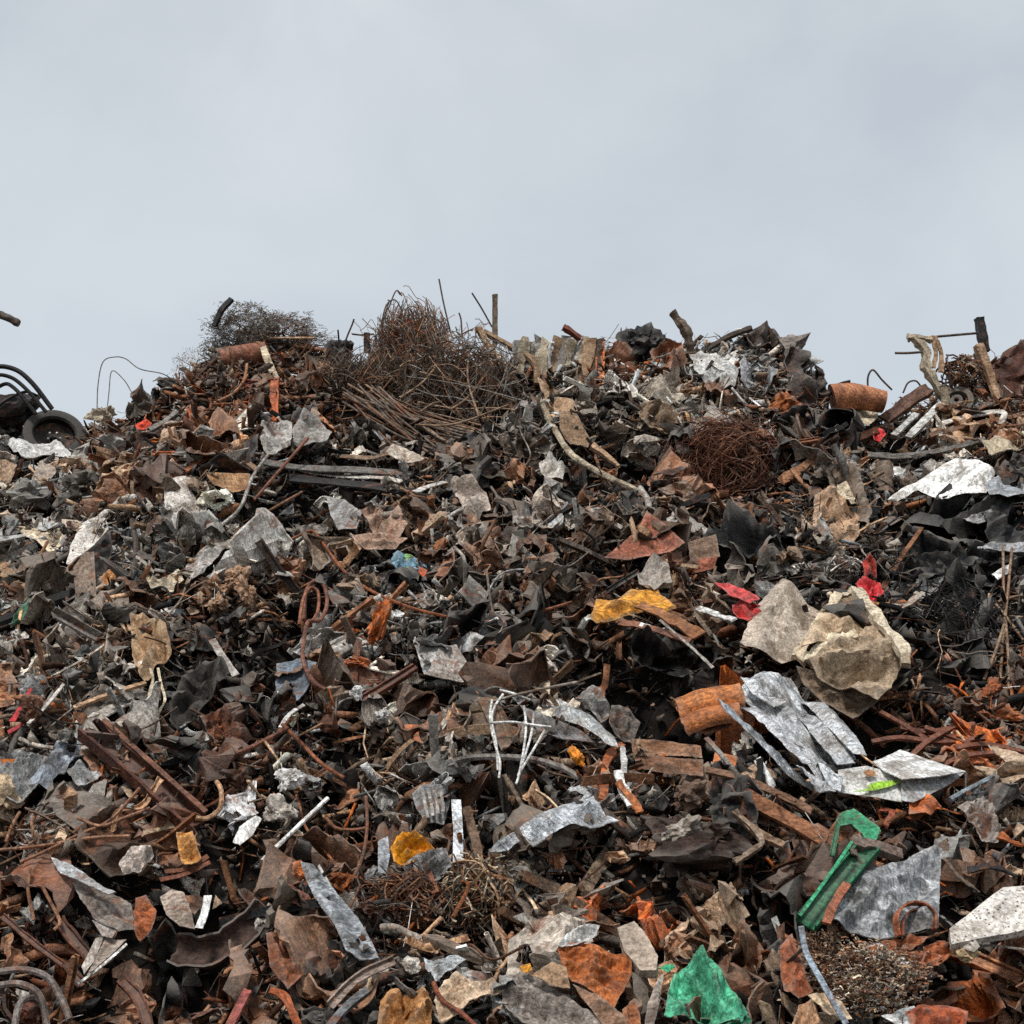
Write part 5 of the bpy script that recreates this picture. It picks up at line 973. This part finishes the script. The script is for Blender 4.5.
# ================================================================== the rest of the heap
GRID = ["GTD TGD TGLD BDGT BRTO RDBK DBRO DBGR LTGBT TLOBD LTGTD LWGTL GLTD TGD TLGD RBDT",
 "KDGL RBTKL RBOKG RBOKT BROKTG DKBR DDBK KDDG TKGDT TGDKL LGTLD GTLDLB OKRG OTKLG TBLDG TBRDL",
 "GLTBW GTRKL LGTRW BTKLR KGLBR KLGTD GKTLD DKGTL LGKBT DKBGT BRKDT RRBKD RKBT DTKGB WLKG KLGKT",
 "TLGBW TLWKD GLTKW LGTRK KLGOD GTKTD TGBDK DBGTK DBGKT BTDKR BRTKG DKBK KDTGT TGKDK KKKDK KKKKG",
 "TGBLR DTGKB TBKDW TBKGL KBTDG BTKGD GKDLB DGKTB KDBG OBTKG OTBGK GRTKL TGLKD TKKGD KKKK KKKKT",
 "RTGLB KGTDL TKGLD KDKGB KBGD BRGOK GLBRK TGKLD GTKBO KDKBG KKDBO KKGDL LTKGW TBKK KKBK KKOB",
 "LGDRW GRLDB RKBGL RBOKD RBKLT RBTKG GLDTK LGTKW LGKTO GKDOB BTOKD BOLKG LGWK KBRTD RBOKT ROBKD",
 "LTGBD GLDBR BRTGD BRKOD WLTKB BTGKR BGTDK GLTDB GTKLD LGOBW DKBTG BBTKD BTKGR LKBG BRKGO RGTBK",
 "BTGRL GLBDT GLBTO RTOKB KRTGB GKBRD BOTDG TBLGD TLBGD TBGKR BTDKB BRTKD RBKTG GKDB GBTRK LTKGR",
 "RBTOK RGBKT RKTGL KRBOT RBKTO GRKTB DBTGK TBDLK TDBGK TBODL BDTKR RBKTD ROBKT BTRGL ORBT LKTGD",
 "GRBTD RBGTK RBKTO BRKTR ORBKT GTKBL OTLBG TLKBG TGBDK OBTG BTKGL BRDKT ROTKB BTDGL BORTK KDBGT"]
GRID = [r.split() for r in GRID]
def CN(px, py):           # neighbouring scrap tends to be of one sort
    return float(vn(px, py, 3.3, 1/34)*.6 + vn(px, py, 9.1, 1/13)*.4)
def pick(px, py, R):
    c = int(min(15, max(0, (px + R.gauss(0, 14))//64))); r = int(min(10, max(0, (py + R.gauss(0, 14) - 320)//64)))
    s = GRID[r][c]; k = min(.999, max(0, .5*R.random() + .5*(.5+.9*CN(px, py))))**1.2
    ch = s[int(k*len(s))]
    if R.random() < .10: ch = R.choice('GBDLT')
    if py > 680 and R.random() < .13: ch = R.choice('OOTBR')
    if ch == 'T' and R.random() < .3: ch = R.choice('NB')
    if ch == 'O' and R.random() < .4: ch = 'B'
    return ch
def shade(ch, R):
    k = R.uniform(.5, 1.32); w_ = R.uniform(-.05, .05); r, g, b = PAL[ch]
    return lin((min(250, r*k*(1+w_)), min(250, g*k), min(250, b*k*(1-w_))))
def rand_rot(R, facing=0.0):
    """random rotation; facing > 0 leans local z toward the slope's normal"""
    z = np.array([R.gauss(0, 1), R.gauss(0, 1), R.gauss(0, 1)]); z /= np.linalg.norm(z)
    z = z + np.array([0, -.62, .78])*facing*2.2; z /= np.linalg.norm(z)
    x = np.array([R.gauss(0, 1), R.gauss(0, .6), R.gauss(0, .5)]); x -= z*x.dot(z); x /= np.linalg.norm(x)
    return np.column_stack([x, np.cross(z, x), z])
SN = np.array([0, -.7, .71])
def spot(R, ymin=8.2, ymax=16.9, xr=7.3, lo=-.06, hi=.12, mask=.03, size=.1, wide=0):
    while True:
        x, y = R.uniform(-xr, xr), R.uniform(ymin, ymax)
        if abs(x) > y*.40+.5: continue
        P = np.array([x, y, float(surf(x, y))]) + SN*R.uniform(lo, hi)
        if y > 15.6: P[2] -= .06+.5*size
        px, py, d = (float(v[0]) for v in project(P))
        if py > 1130: continue
        if mask is not None and 0 <= px < 1024 and 0 <= py < 1024:
            if HD[int(py/4), int(px/4)] < 1e8 and d < HD[int(py/4), int(px/4)] + mask: continue
        if wide:              # leave the faces of the large pieces free
            h_ = wide*size*F/d; bad = False
            for ox, oy in ((h_, 0), (-h_, 0), (0, h_), (0, -h_), (h_*.6, h_*.6), (-h_*.6, h_*.6), (h_*.6, -h_*.6), (-h_*.6, -h_*.6)):
                qx, qy = int((px+ox)/4), int((py+oy)/4)
                if 0 <= qx < 256 and 0 <= qy < 256 and HD[qy, qx] < 1e8 and d < HD[qy, qx] + .1: bad = True
            if bad and R.random() < .93: continue
        vd = 0
        for vx, vy, r, dd in VOIDS:
            q = ((x-vx)**2 + (y-vy)**2*1.6)/(r*r)
            if q < .6: vd = 1
        return P, px, py, vd
R = random.Random(99)
# ---- small shards: uncountable, one object per material
def poly_rand(R, n, asp):
    return [(math.cos(2*pi*i/n+R.uniform(-.3, .3))*R.uniform(.3, .55), math.sin(2*pi*i/n+R.uniform(-.3, .3))*R.uniform(.3, .55)*asp) for i in range(n)]
TPL = []
for s in range(46):
    rr = random.Random(s*7+1)
    if s % 3 != 2:
        p = poly_rand(rr, rr.choice([3, 4, 4, 5]), rr.uniform(.25, 1))
        V, Fc = crumple(p, 1.6, None, (rr.uniform(0, 3), rr.uniform(.5, 2.0)) if s % 2 == 1 else None, [(rr.uniform(0, 6.28), rr.uniform(-.2, .2), rr.uniform(.4, 1.6)*rr.choice([-1, 1]))], .018, cell=.24, seed=s, jag=.3)
    else:
        pts = [(-.5, 0, 0), (rr.uniform(-.2, .2), rr.uniform(-.1, .1), rr.uniform(-.1, .1)), (.5, rr.uniform(-.04, .04), 0)]
        V, Fc = sweep(pts, SECT['flat'](rr.choice([.1, .3])), rr.uniform(.06, .2), twist=rr.uniform(-.6, .6), rough=.1, jag=.6, smooth=False, seed=s, taper=rr.uniform(.4, 1))
    # to triangles
    Tq = []
    for f in Fc:
        for i in range(1, len(f)-1): Tq.append((f[0], f[i], f[i+1]))
    TPL.append((V, np.array(Tq), s % 3 == 2))
def scatter_stuff(name, label, cat, count, sizes, mat, lo, hi, only_strip=None, R=R, letters=None, mask=.03, dim=.66):
    Vs, Fs, Cs, n = [], [], [], 0
    cand = [t for t in TPL if only_strip is None or t[2] == only_strip]
    for _ in range(count):
        sz = sizes[0]*(sizes[1]/sizes[0])**R.random()
        P, px, py, vd = spot(R, lo=lo, hi=hi, size=sz, mask=mask)
        ch = pick(px, py, R)
        if ch in 'WC' and sz < .06: ch = 'L'
        if letters and ch not in letters and R.random() < .85: continue
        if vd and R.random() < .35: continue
        if vd and R.random() < .6: ch = R.choice('KKDR')  # hollows: debris recoloured dark, painting in their deep shade
        V, T, st = cand[R.randrange(len(cand))]
        M = rand_rot(R, .25); W = (V*sz*(1.7 if st else 1)) @ M.T + P
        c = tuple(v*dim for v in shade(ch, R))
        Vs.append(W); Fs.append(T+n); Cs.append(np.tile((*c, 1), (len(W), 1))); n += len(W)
    V = np.vstack(Vs); T = np.vstack(Fs); Cc = np.vstack(Cs).astype(np.float32)
    me = bpy.data.meshes.new(name); me.vertices.add(len(V)); me.vertices.foreach_set('co', V.astype(np.float32).ravel())
    me.loops.add(len(T)*3); me.polygons.add(len(T)); me.loops.foreach_set('vertex_index', T.astype(np.int32).ravel())
    me.polygons.foreach_set('loop_start', np.arange(0, len(T)*3, 3, dtype=np.int32)); me.polygons.foreach_set('loop_total', np.full(len(T), 3, np.int32))
    me.update(calc_edges=True); a = me.color_attributes.new('col', 'FLOAT_COLOR', 'POINT'); a.data.foreach_set('color', Cc.ravel())
    me.materials.append(mat); me.validate()
    o = link(name, me); describe(o, label, cat, None, 'stuff'); return o
scatter_stuff('metal_shards', 'small shards of crushed rusty and grey scrap covering the whole heap', 'scrap shards', 24000, (.07, .30), material('m', 'attr'), -.10, .09)
scatter_stuff('metal_chips', 'finest chips of rusty scrap filling the gaps of the heap', 'scrap chips', 15000, (.03, .07), material('m', 'attr'), -.05, .13, only_strip=False)
scatter_stuff('splinters', 'thin splinters and shredded strips strewn over the whole heap', 'splinters', 14000, (.06, .24), material('f', 'attr'), -.04, .15, only_strip=True, dim=1.0)
scatter_stuff('plastic_flakes', 'small pale flakes of plastic and foil strewn between the scrap', 'flakes', 3500, (.04, .13), material('p', 'attr'), -.03, .12, only_strip=False, letters='LWTGC')
# fine wires
def wires(count, name, label, cat):
    parts, Cs = [], []
    for _ in range(count):
        P, px, py, vd = spot(R, lo=0, hi=.16, mask=None); ch = pick(px, py, R)
        if vd and R.random() < .5: continue
        d = np.array([R.gauss(0, 1), R.gauss(0, .6), R.gauss(0, .7)]); d /= np.linalg.norm(d); ln = R.uniform(.12, .5); pts = [P-d*ln/2]
        bz = R.choice([.04, .1, .3])
        for k in range(5): d = d + np.array([R.gauss(0, bz) for _ in range(3)]); d /= np.linalg.norm(d); pts.append(pts[-1]+d*ln/5)
        V, Fc = sweep(pts, circ(3), R.uniform(.004, .011), n=1, smooth=False); parts.append((V, Fc))
        c = shade(R.choice(['D', 'B', ch, 'G', 'R', 'T', 'L']), R); Cs.append(np.tile((*c, 1), (len(V), 1)))
    V, Fc = merge(parts); o = mesh(name, V, Fc, material('m', 'attr'), None, origin=(0, 0, 0))
    a = o.data.color_attributes.new('col', 'FLOAT_COLOR', 'POINT'); a.data.foreach_set('color', np.vstack(Cs).astype(np.float32).ravel())
    describe(o, label, cat, None, 'stuff')
wires(3600, 'wire_scraps', 'short loose wires and cable ends strewn over the whole heap', 'wire scraps')

# ---- countable pieces: every one an object of its own, shapes shared between copies
SHAPES = {}
def proto(kind, V, Fc, smooth):
    V = np.asarray(V); V = V - (V.max(0)+V.min(0))/2; V = V/np.ptp(V, axis=0).max()
    me = bpy.data.meshes.new(kind); me.from_pydata(V.tolist(), [], [tuple(f) for f in Fc]); me.update()
    if smooth: me.shade_smooth(); me.set_sharp_from_angle(angle=math.radians(smooth))
    SHAPES.setdefault(kind, []).append(me)
for s in range(30):
    rr = random.Random(s+500)
    V, Fc = crumple(poly_rand(rr, rr.choice([4, 4, 5, 6]), rr.uniform(.4, .95)), rr.uniform(.5, 1.5), (rr.uniform(0, 3), rr.uniform(2, 6), .02) if s % 5 == 0 else None,
        (rr.uniform(0, 3), rr.uniform(.4, 3.2)) if s % 2 else None, [(rr.uniform(0, 6.28), rr.uniform(-.25, .25), rr.uniform(.3, 1.7)*rr.choice([-1, 1])) for _ in range(rr.choice([0, 1, 1, 2]))], .018, cell=.06, seed=s, jag=.2, holes=rr.choice([0, 0, 1, 2]))
    proto('metal_sheet', V, Fc, 30)
for s in range(16):
    rr = random.Random(s+900); pts = [(-.5, 0, 0)]
    for k in range(4): pts.append((pts[-1][0]+.25, pts[-1][1]*.5+rr.uniform(-.09, .09), rr.uniform(-.1, .1)))
    proto('metal_strip', *sweep(pts, SECT[rr.choice(['flat', 'flat', 'U', 'L'])](.14), rr.uniform(.07, .16), twist=rr.uniform(-.9, .9), rough=.15, jag=.25, seed=s, n=5, smooth=s % 2 == 0), 32)
for s in range(14):
    rr = random.Random(s+1300); pts = [(-.5, 0, 0)]; m_ = rr.uniform(.02, .16)
    for k in range(4): pts.append((pts[-1][0]+.25, rr.uniform(-m_, m_), rr.uniform(-m_, m_)))
    proto('bent_rod', *sweep(pts, circ(6), rr.uniform(.012, .024), n=6), 60)
for s in range(8):
    rr = random.Random(s+1700)
    k = rr.uniform(-.12, .12); w_ = rr.uniform(.07, .15); ri = [(x*.78, y*.78) for x, y in circ(10)]
    proto('pipe', *sweep([(-.5, 0, 0), (0, k, rr.uniform(-.05, .05)), (.5, 0, 0)], circ(10)+[circ(10)[0]]+[ri[0]]+ri[::-1], w_, n=6, rough=.12), 45)
for s in range(10):
    rr = random.Random(s+2100)
    proto('wood_plank', *sweep([(-.5, 0, 0), (0, rr.uniform(-.03, .03), rr.uniform(-.02, .02)), (.5, 0, 0)], SECT['box'](rr.uniform(.12, .3)), rr.uniform(.1, .24), n=5, rough=.08, jag=.35, taper=rr.uniform(.5, 1), seed=s), 30)
for s in range(12):
    proto('rubble_lump', *blob((0, 0, 0), (.5, .4, random.Random(s).uniform(.25, .45)), .5, .45, 4, s+40), 30)
for s in range(8):      # crumpled bags and cloth, softer
    rr = random.Random(s+2600)
    V, Fc = crumple(poly_rand(rr, 6, .9), 2.6, None, (rr.uniform(0, 3), rr.uniform(2.5, 4.5)), [(rr.uniform(0, 6.28), 0, rr.uniform(.8, 2))], .015, cell=.05, seed=s+60, jag=.4)
    proto('crumpled_bag', V, Fc, 55)
for s in range(14):
    rr = random.Random(s+3100)
    V, Fc = crumple(poly_rand(rr, rr.choice([3, 4, 4, 4, 5]), rr.uniform(.35, .9)), rr.uniform(.1, .5), None, None, [(rr.uniform(0, 6.28), rr.uniform(-.2, .2), rr.uniform(.3, 1.2))] if s % 2 else [], .02, cell=.08, seed=s+11, jag=.12)
    proto('torn_plate', V, Fc, 30)
for s in range(10):
    rr = random.Random(s+3400)
    proto('angle_bar', *sweep([(-.5, 0, 0), (rr.uniform(-.2, .2), rr.uniform(-.05, .05), 0), (.5, 0, 0)], SECT[rr.choice('LUIL')](.16), rr.uniform(.06, .12), rough=.05, jag=.1, seed=s, smooth=False), 30)
for s in range(10):
    rr = random.Random(s+3700)
    proto('loose_slat', *sweep([(-.5, 0, 0), (0, rr.uniform(-.02, .02), rr.uniform(-.05, .05)), (.5, 0, 0)], SECT['flat'](rr.uniform(.06, .16)), rr.uniform(.06, .15), rough=.08, jag=.3, seed=s, n=3, taper=rr.uniform(.6, 1)), 30)
for s in range(10):
    rr = random.Random(s+4000)
    V, Fc = crumple(poly_rand(rr, 5, rr.uniform(.5, .9)), 2.0, (rr.uniform(0, 3), rr.uniform(3, 7), .03), None, [(rr.uniform(0, 6.28), rr.uniform(-.2, .2), rr.uniform(.5, 1.6))], .012, cell=.05, seed=s+31, jag=.3)
    proto('foil_scrap', V, Fc, 25)
for s in range(8):
    rr = random.Random(s+4300); pts = [(-.5, 0, 0)]
    for k in range(4): pts.append((pts[-1][0]+.25, rr.uniform(-.25, .25), rr.uniform(-.15, .15)))
    proto('cable', *sweep(pts, circ(7), rr.uniform(.03, .05), n=7), 60)
for s in range(22):
    rr = random.Random(s+5000)
    V, Fc = crumple(poly_rand(rr, rr.choice([4, 5, 6]), rr.uniform(.45, .95)), rr.uniform(1.3, 2.4), None, (rr.uniform(0, 3), rr.uniform(.8, 3)) if s % 2 else None,
        [(rr.uniform(0, 6.28), rr.uniform(-.2, .2), rr.uniform(.7, 2.2)*rr.choice([-1, 1])) for _ in range(2)], .014, cell=.045, seed=s+77, jag=.25, holes=rr.choice([0, 0, 1]))
    proto('crushed_metal', V, Fc, 28)
for s in range(12):
    rr = random.Random(s+5400)
    V, Fc = crumple(poly_rand(rr, rr.choice([4, 5]), rr.uniform(.4, .8)), rr.uniform(.8, 1.6), (rr.uniform(0, 3), rr.uniform(3, 6), .015), (rr.uniform(0, 3), rr.uniform(2, 4)), [(rr.uniform(0, 6.28), rr.uniform(-.2, .2), rr.uniform(.5, 1.5))], .014, cell=.045, seed=s+177, jag=.3)
    proto('torn_cardboard', V, Fc, 28)
KINDS = [  # kind
 ('crushed_metal', 'sheet metal', 295, (.32, .85), 'm', 'RBGLDOTKKRBG', 'crushed {c} panel', .0, .5),
 ('torn_cardboard', 'cardboard', 170, (.24, .62), 'f', 'TBNDLT', 'torn {c} cardboard piece', .0, .5),
 #, category, count, sizes, material, letters, phrase, sink, facing
 ('metal_sheet', 'metal sheet', 290, (.2, .68), 'm', 'RBGLDOKTRBG', 'crumpled {c} metal sheet', .0, .55),
 ('metal_strip', 'metal strip', 190, (.22, .70), 'm', 'RBGLDOKTB', 'bent {c} metal strip', .02, .2),
 ('bent_rod', 'rod', 120, (.35, 1.2), 'm', 'RBGDTO', 'thin {c} bent rod', .05, .1),
 ('torn_plate', 'metal plate', 280, (.14, .42), 'm', 'RBGLDOTWKBG', 'flat {c} torn plate', .02, .6),
 ('angle_bar', 'metal bar', 100, (.3, .95), 'm', 'RBGDOK', 'straight {c} angle bar', .04, .2),
 ('loose_slat', 'slat', 150, (.2, .6), 'f', 'TLGBWDR', 'thin {c} slat', .04, .35),
 ('foil_scrap', 'foil', 150, (.12, .34), 's', 'GLWG', 'crinkled {c} foil scrap', .04, .4),
 ('cable', 'cable', 34, (.3, .8), 'r', 'KDBG', 'curving {c} cable', .05, .2),
 ('pipe', 'pipe', 30, (.25, .7), 'm', 'GDRBL', '{c} pipe piece', .02, .1),
 ('wood_plank', 'wood', 80, (.22, .7), 'w', 'TDBN', '{c} splintered board', .02, .3),
 ('rubble_lump', 'lump', 90, (.10, .28), 'c', 'DTGBR', '{c} rough lump', -.02, .2),
 ('crumpled_bag', 'bag', 80, (.16, .42), 'p', 'GLWTKKD', 'crumpled {c} plastic', .0, .4)]
WORD['N'] = 'dull brown'
PIECES = []
for kind, cat, count, sizes, mk, letters, phrase, sink, facing in KINDS:
    mo = material(mk, 'obj')
    for me in SHAPES[kind]: me.materials.append(mo)
    for i in range(count):
        for _try in range(60):
            sz = sizes[0]*(sizes[1]/sizes[0])**(R.random()**1.05)
            P, px, py, vd = spot(R, ymin=8.7, ymax=15.8, lo=.04+sink, hi=.22+sink, mask=.15, size=sz, wide=.36)
            if not (-10 < px < 1034 and py < 1034): continue
            if vd and R.random() < .88: continue
            if py < 420 and sz > .6: continue
            ch = pick(px, py, R)
            if ch == 'W' and 'W' not in letters: ch = 'L'
            if ch not in letters: continue
            break
        else: continue
        o = link(kind, SHAPES[kind][R.randrange(len(SHAPES[kind]))]); o.location = P
        M = Matrix([list(r) for r in rand_rot(R, facing)]); o.rotation_euler = M.to_euler(); o.scale = (sz,)*3
        o.color = (*shade(ch, R), 1)
        describe(o, None, cat, {'metal_sheet': 'crumpled metal sheets strewn over the heap', 'metal_strip': 'bent metal strips strewn over the heap', 'bent_rod': 'bent rods sticking out of the heap',
            'pipe': 'pipe pieces lying in the heap', 'wood_plank': 'splintered boards lying in the heap', 'rubble_lump': 'rough lumps lying in the heap', 'crumpled_bag': 'crumpled plastic lying in the heap', 'torn_plate': 'flat torn plates lying in the heap', 'angle_bar': 'straight angle bars lying in the heap', 'loose_slat': 'thin slats lying in the heap', 'foil_scrap': 'crinkled foil scraps lying in the heap', 'crushed_metal': 'crushed panels lying in the heap', 'torn_cardboard': 'torn cardboard pieces lying in the heap', 'cable': 'curving cables lying in the heap'}[kind])
        sw = 'large' if sz > sizes[1]*.66 else 'small' if sz < sizes[0]*1.45 else ''
        PIECES.append([o, kind, phrase.format(c=(sw+' '+WORD[ch]).strip()), px, py, P])
# drop the pieces that nothing of can be seen from the photo's side, then name each by what it lies next to
bpy.context.view_layer.update()
dg = bpy.context.evaluated_depsgraph_get(); O = Vector((0, 0, EYE)); keep = []
for p in PIECES:
    o = p[0]; vs = o.data.vertices; hits = 0; mw = o.matrix_world; step = max(1, len(vs)//26)
    for i in range(0, len(vs), step):
        q = mw @ vs[i].co; d = q-O; r = C.ray_cast(dg, O, d.normalized(), distance=d.length+.05)
        if r[0] and r[4] == o: hits += 1
    if hits >= 2: keep.append(p)
    else: bpy.data.objects.remove(o)
DIRS = [('above', lambda dx, dy: dy < 0 and abs(dx) < -dy), ('below', lambda dx, dy: dy > 0 and abs(dx) < dy), ('left of', lambda dx, dy: dx < 0 and abs(dy) <= -dx), ('right of', lambda dx, dy: dx > 0 and abs(dy) <= dx)]
groups = {}
for p in keep: groups.setdefault(p[2], []).append(p)
for ph, ps in groups.items():
    cl = []
    for li, (hx, hy, lm) in enumerate(HEROES):
        for dn, fn in DIRS:
            q = sorted((math.hypot(p[3]-hx, p[4]-hy), i) for i, p in enumerate(ps) if fn(p[3]-hx, p[4]-hy))
            for rank, (d, i) in enumerate(q[:3]): cl.append((d*(1, 1.7, 2.6)[rank] + rank*25, rank, i, dn, lm))
    used = {}
    for d, rank, i, dn, lm in sorted(cl):
        if i not in used: used[i] = f"{ph}, {('nearest', 'second nearest', 'third nearest')[rank]} {dn} the {lm}"
    for i, p in enumerate(ps):
        l = used.get(i, ph + ' in the open part of the heap').replace('the small red and yellow scrap', 'the red and yellow scrap'); p[0]['label'] = ' '.join(l.split()[:16])
